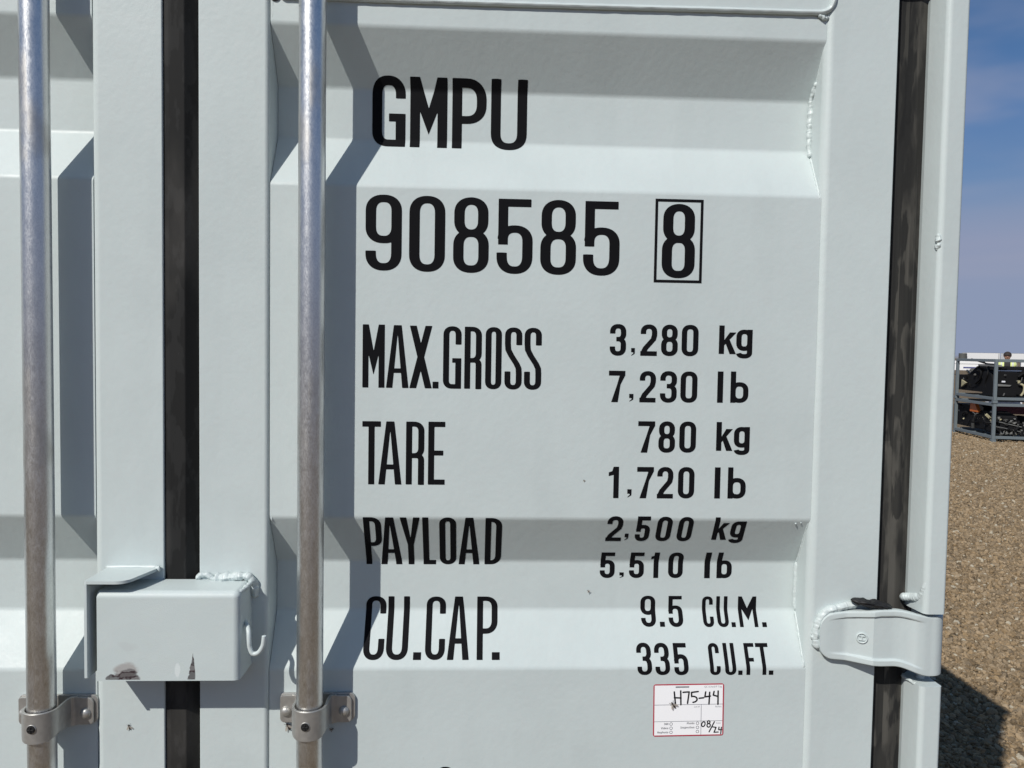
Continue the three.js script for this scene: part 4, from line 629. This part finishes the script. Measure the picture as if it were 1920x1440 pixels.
{ const cone = (p, a, b, r0, r1, fz = 1) => { const d = [b[0] - a[0], b[1] - a[1], b[2] - a[2]], q = [p[0] - a[0], p[1] - a[1], p[2] - a[2]], l = d[0] * d[0] + d[1] * d[1] + d[2] * d[2], t = Math.max(0, Math.min(1, (q[0] * d[0] + q[1] * d[1] + q[2] * d[2]) / l)); return Math.hypot(q[0] - t * d[0], q[1] - t * d[1], (q[2] - t * d[2]) * fz) - mix(r0, r1, t); };
  const smin = (a, b, k) => { const h = Math.max(k - Math.abs(a - b), 0) / k; return Math.min(a, b) - h * h * k * 0.25; };
  const torso = (p) => smin(smin(cone(p, [0.1, 0.98, 0], [-0.1, 0.98, 0], 0.095, 0.095), cone(p, [0, 1.02, 0], [0, 1.22, 0.005], 0.125, 0.145, 1.25), 0.08), cone(p, [0.14, 1.30, 0], [-0.14, 1.30, 0], 0.08, 0.08), 0.09);
  const head = (p) => { let d = cone(p, [0, 1.535, 0.035], [0, 1.565, 0.015], 0.078, 0.088); d = smin(d, cone(p, [0, 1.48, 0.055], [0, 1.5, 0.045], 0.05, 0.055), 0.05); d = smin(d, cone(p, [0, 1.525, 0.118], [0, 1.505, 0.128], 0.010, 0.016), 0.02); for (const s of [-1, 1]) { d = smin(d, cone(p, [s * 0.085, 1.53, 0.01], [s * 0.09, 1.55, 0.005], 0.013, 0.014), 0.012); d = Math.max(d, -cone(p, [s * 0.032, 1.54, 0.125], [s * 0.034, 1.54, 0.125], 0.015, 0.015)); } return d; };
  const arm = (p) => { let d = 9; for (const s of [-1, 1]) { const sh = [s * 0.19, 1.32, 0], el = [s * 0.255, 1.06, 0.0], wr = [s * 0.21, 0.90, 0.17], hd = [s * 0.185, 0.86, 0.235]; let a = smin(cone(p, sh, el, 0.056, 0.043), cone(p, el, wr, 0.043, 0.029), 0.03); a = smin(a, cone(p, wr, hd, 0.027, 0.030), 0.02); for (let f = 0; f < 4; f++) a = smin(a, cone(p, [hd[0] + (f - 1.5) * 0.018, hd[1], hd[2]], [hd[0] + (f - 1.5) * 0.02, hd[1] - 0.03, hd[2] + 0.06 - Math.abs(f - 1.3) * 0.008], 0.010, 0.008), 0.008); a = smin(a, cone(p, [hd[0] - s * 0.02, hd[1] + 0.01, hd[2] - 0.02], [hd[0] - s * 0.055, hd[1], hd[2] + 0.025], 0.012, 0.009), 0.01); d = Math.min(d, a); } return d; };
  const legs = (p) => { let d = 9; for (const s of [-1, 1]) { let a = smin(cone(p, [s * 0.09, 0.92, 0], [s * 0.11, 0.5, 0.015], 0.092, 0.064), cone(p, [s * 0.11, 0.5, 0.015], [s * 0.12, 0.09, -0.015], 0.062, 0.043), 0.03); a = smin(a, cone(p, [s * 0.12, 0.045, -0.03], [s * 0.14, 0.04, 0.13], 0.045, 0.04), 0.03); d = Math.min(d, a); } return d; };
  const body = (x, y, z) => { const p = [x, y, z]; let d = smin(torso(p), legs(p), 0.05); d = smin(d, arm(p), 0.035); d = smin(d, cone(p, [0, 1.36, 0], [0, 1.47, 0.02], 0.058, 0.052), 0.05); d = smin(d, head(p), 0.025); return Math.max(d, -y); };
  const g = thing('person', 'person in cap and yellow high-visibility vest over dark shirt standing behind the crates', 'person', [14.9, 0, -20], -0.6), geo = nets(body, [-0.36, -0.02, -0.24], [0.36, 1.70, 0.36], 0.012), P = geo.attributes.position, col = [];
  for (let i = 0; i < P.count; i++) { const x = P.getX(i), y = P.getY(i), z = P.getZ(i), a = arm([x, y, z]); let c = [0.022, 0.02, 0.022]; if (y > 1.40) c = [0.36, 0.2, 0.14]; else if (a < 0.012 && y < 0.93 && z > 0.14) c = [0.36, 0.2, 0.14]; else if (a < 0.014 || (y > 1.31 && (Math.abs(x) > 0.085 || y > 1.385))) c = [0.27, 0.25, 0.21]; else if (y < 0.09) c = [0.05, 0.035, 0.025]; else if (y < 0.98) c = [0.05, 0.06, 0.085]; if (y > 1.49 && y < 1.503 && z > 0.09 && Math.abs(x) < 0.028) c = [0.2, 0.07, 0.06]; col.push(...c); }
  geo.setAttribute('color', new THREE.Float32BufferAttribute(col, 3)); mesh('body', geo, new THREE.MeshStandardMaterial({ vertexColors: true, roughness: 0.8 }), g);
  const vest = nets((x, y, z) => Math.max(torso([x, y, z]) - 0.018, -(torso([x, y, z]) - 0.006), y - 1.385, 0.93 - y, z > 0 ? 0.072 - Math.abs(x) : -1), [-0.28, 0.88, -0.2], [0.28, 1.42, 0.2], 0.009), vp = vest.attributes.position, vc = [];
  for (let i = 0; i < vp.count; i++) { const x = Math.abs(vp.getX(i)), y = vp.getY(i), s = (x > 0.115 && x < 0.15 && y > 1.02) || (y > 1.0 && y < 1.05); vc.push(...(s ? [0.62, 0.64, 0.62] : [0.68, 0.76, 0.30])); }
  vest.setAttribute('color', new THREE.Float32BufferAttribute(vc, 3)); mesh('vest', vest, new THREE.MeshStandardMaterial({ vertexColors: true, roughness: 0.7 }), g);
  const cap = nets((x, y, z) => { const p = [x, y, z]; let d = Math.max(head(p) - 0.012, 1.565 - y + z * 0.12); return Math.min(d, Math.max(Math.hypot(x * 0.9, z - 0.07) - 0.085, Math.abs(y - 1.575 + (z - 0.07) * 0.2) - 0.008)); }, [-0.14, 1.5, -0.14], [0.14, 1.70, 0.2], 0.008); mesh('cap', cap, new THREE.MeshStandardMaterial({ color: new THREE.Color().setRGB(0.03, 0.022, 0.02), roughness: 0.8 }), g);
}

// ------------------------------------------------------------------ white trailers and storage boxes far off
{ const white = new THREE.MeshStandardMaterial({ color: new THREE.Color().setRGB(0.80, 0.80, 0.80), roughness: 0.5 }), grey = new THREE.MeshStandardMaterial({ color: new THREE.Color().setRGB(0.09, 0.09, 0.085), roughness: 0.7 }), blue = new THREE.MeshStandardMaterial({ color: new THREE.Color().setRGB(0.06, 0.07, 0.2), roughness: 0.5 });
  const B = (x, y, z, w, h, d) => { const g = new RoundedBoxGeometry(w, h, d, 2, 0.04); g.translate(x, y, z); return boxUV(g); };
  function boxTrailer(x, z, turn, len, label) { const g = thing('box_trailer', label, 'trailer', [x, 0, z], turn); mesh('body', B(0, 1.62, 0, len, 2.0, 2.4), white, g); mesh('roof', B(0, 2.64, 0, len + 0.02, 0.04, 2.44), grey, g); mesh('lower_rail', B(0, 0.56, 1.21, len, 0.1, 0.04), grey, g);
    for (const k of [-0.25, -0.31, 0.2, 0.26]) { const w = new THREE.CylinderGeometry(0.5, 0.5, 0.3, 20); w.rotateX(Math.PI / 2); w.translate(k * len, 0.5, 0.9); mesh('wheel', boxUV(w), grey, g); } mesh('door_frame', B(len / 2 - 0.3, 1.62, 1.21, 0.12, 1.9, 0.03), grey, g); return g; }
  boxTrailer(138.7, -205, -0.1, 8.8, 'white box trailer on the skyline left of the person'); boxTrailer(150.6, -206, -0.1, 9.2, 'white box trailer on the skyline behind the right crate end');
  { const g = thing('water_tank', 'dark grey tank beside the skyline trailers, left of them', 'tank', [132.9, 0, -204]); const t = new THREE.CylinderGeometry(1.0, 1.0, 2.2, 24); t.translate(0, 1.35, 0); mesh('shell', boxUV(t), grey, g); mesh('base', B(0, 0.13, 0, 2.2, 0.26, 2.2), white, g); }
  { const g = thing('utility_trailer', 'low white enclosed trailer with blue stripe seen through the upper crate', 'trailer', [41.2, 0, -60], -0.6); mesh('body', B(0, 0.77, 0, 4.6, 0.78, 1.8), white, g); mesh('stripe', B(0, 0.62, 0.905, 2.6, 0.12, 0.02), blue, g); mesh('rail', B(0, 0.92, 0.905, 4.5, 0.03, 0.02), grey, g); for (const x of [-0.6, 0.3]) { const w = new THREE.CylinderGeometry(0.3, 0.3, 0.2, 20); w.rotateX(Math.PI / 2); w.translate(x, 0.3, 0.82); mesh('wheel', boxUV(w), grey, g); } mesh('tongue', B(2.8, 0.42, 0, 1.2, 0.08, 0.1), grey, g); }
  { const g = thing('storage_box', 'white storage box standing right of the person', 'box', [46.4, 0, -60.5], -0.6); mesh('shell', B(0, 0.6, 0, 2.6, 1.18, 1.8), white, g); mesh('lid', B(0, 1.21, 0, 2.66, 0.05, 1.86), grey, g); mesh('latch', B(0.4, 0.98, 0.91, 0.1, 0.16, 0.03), grey, g); }
}
renderer.render(scene, camera);
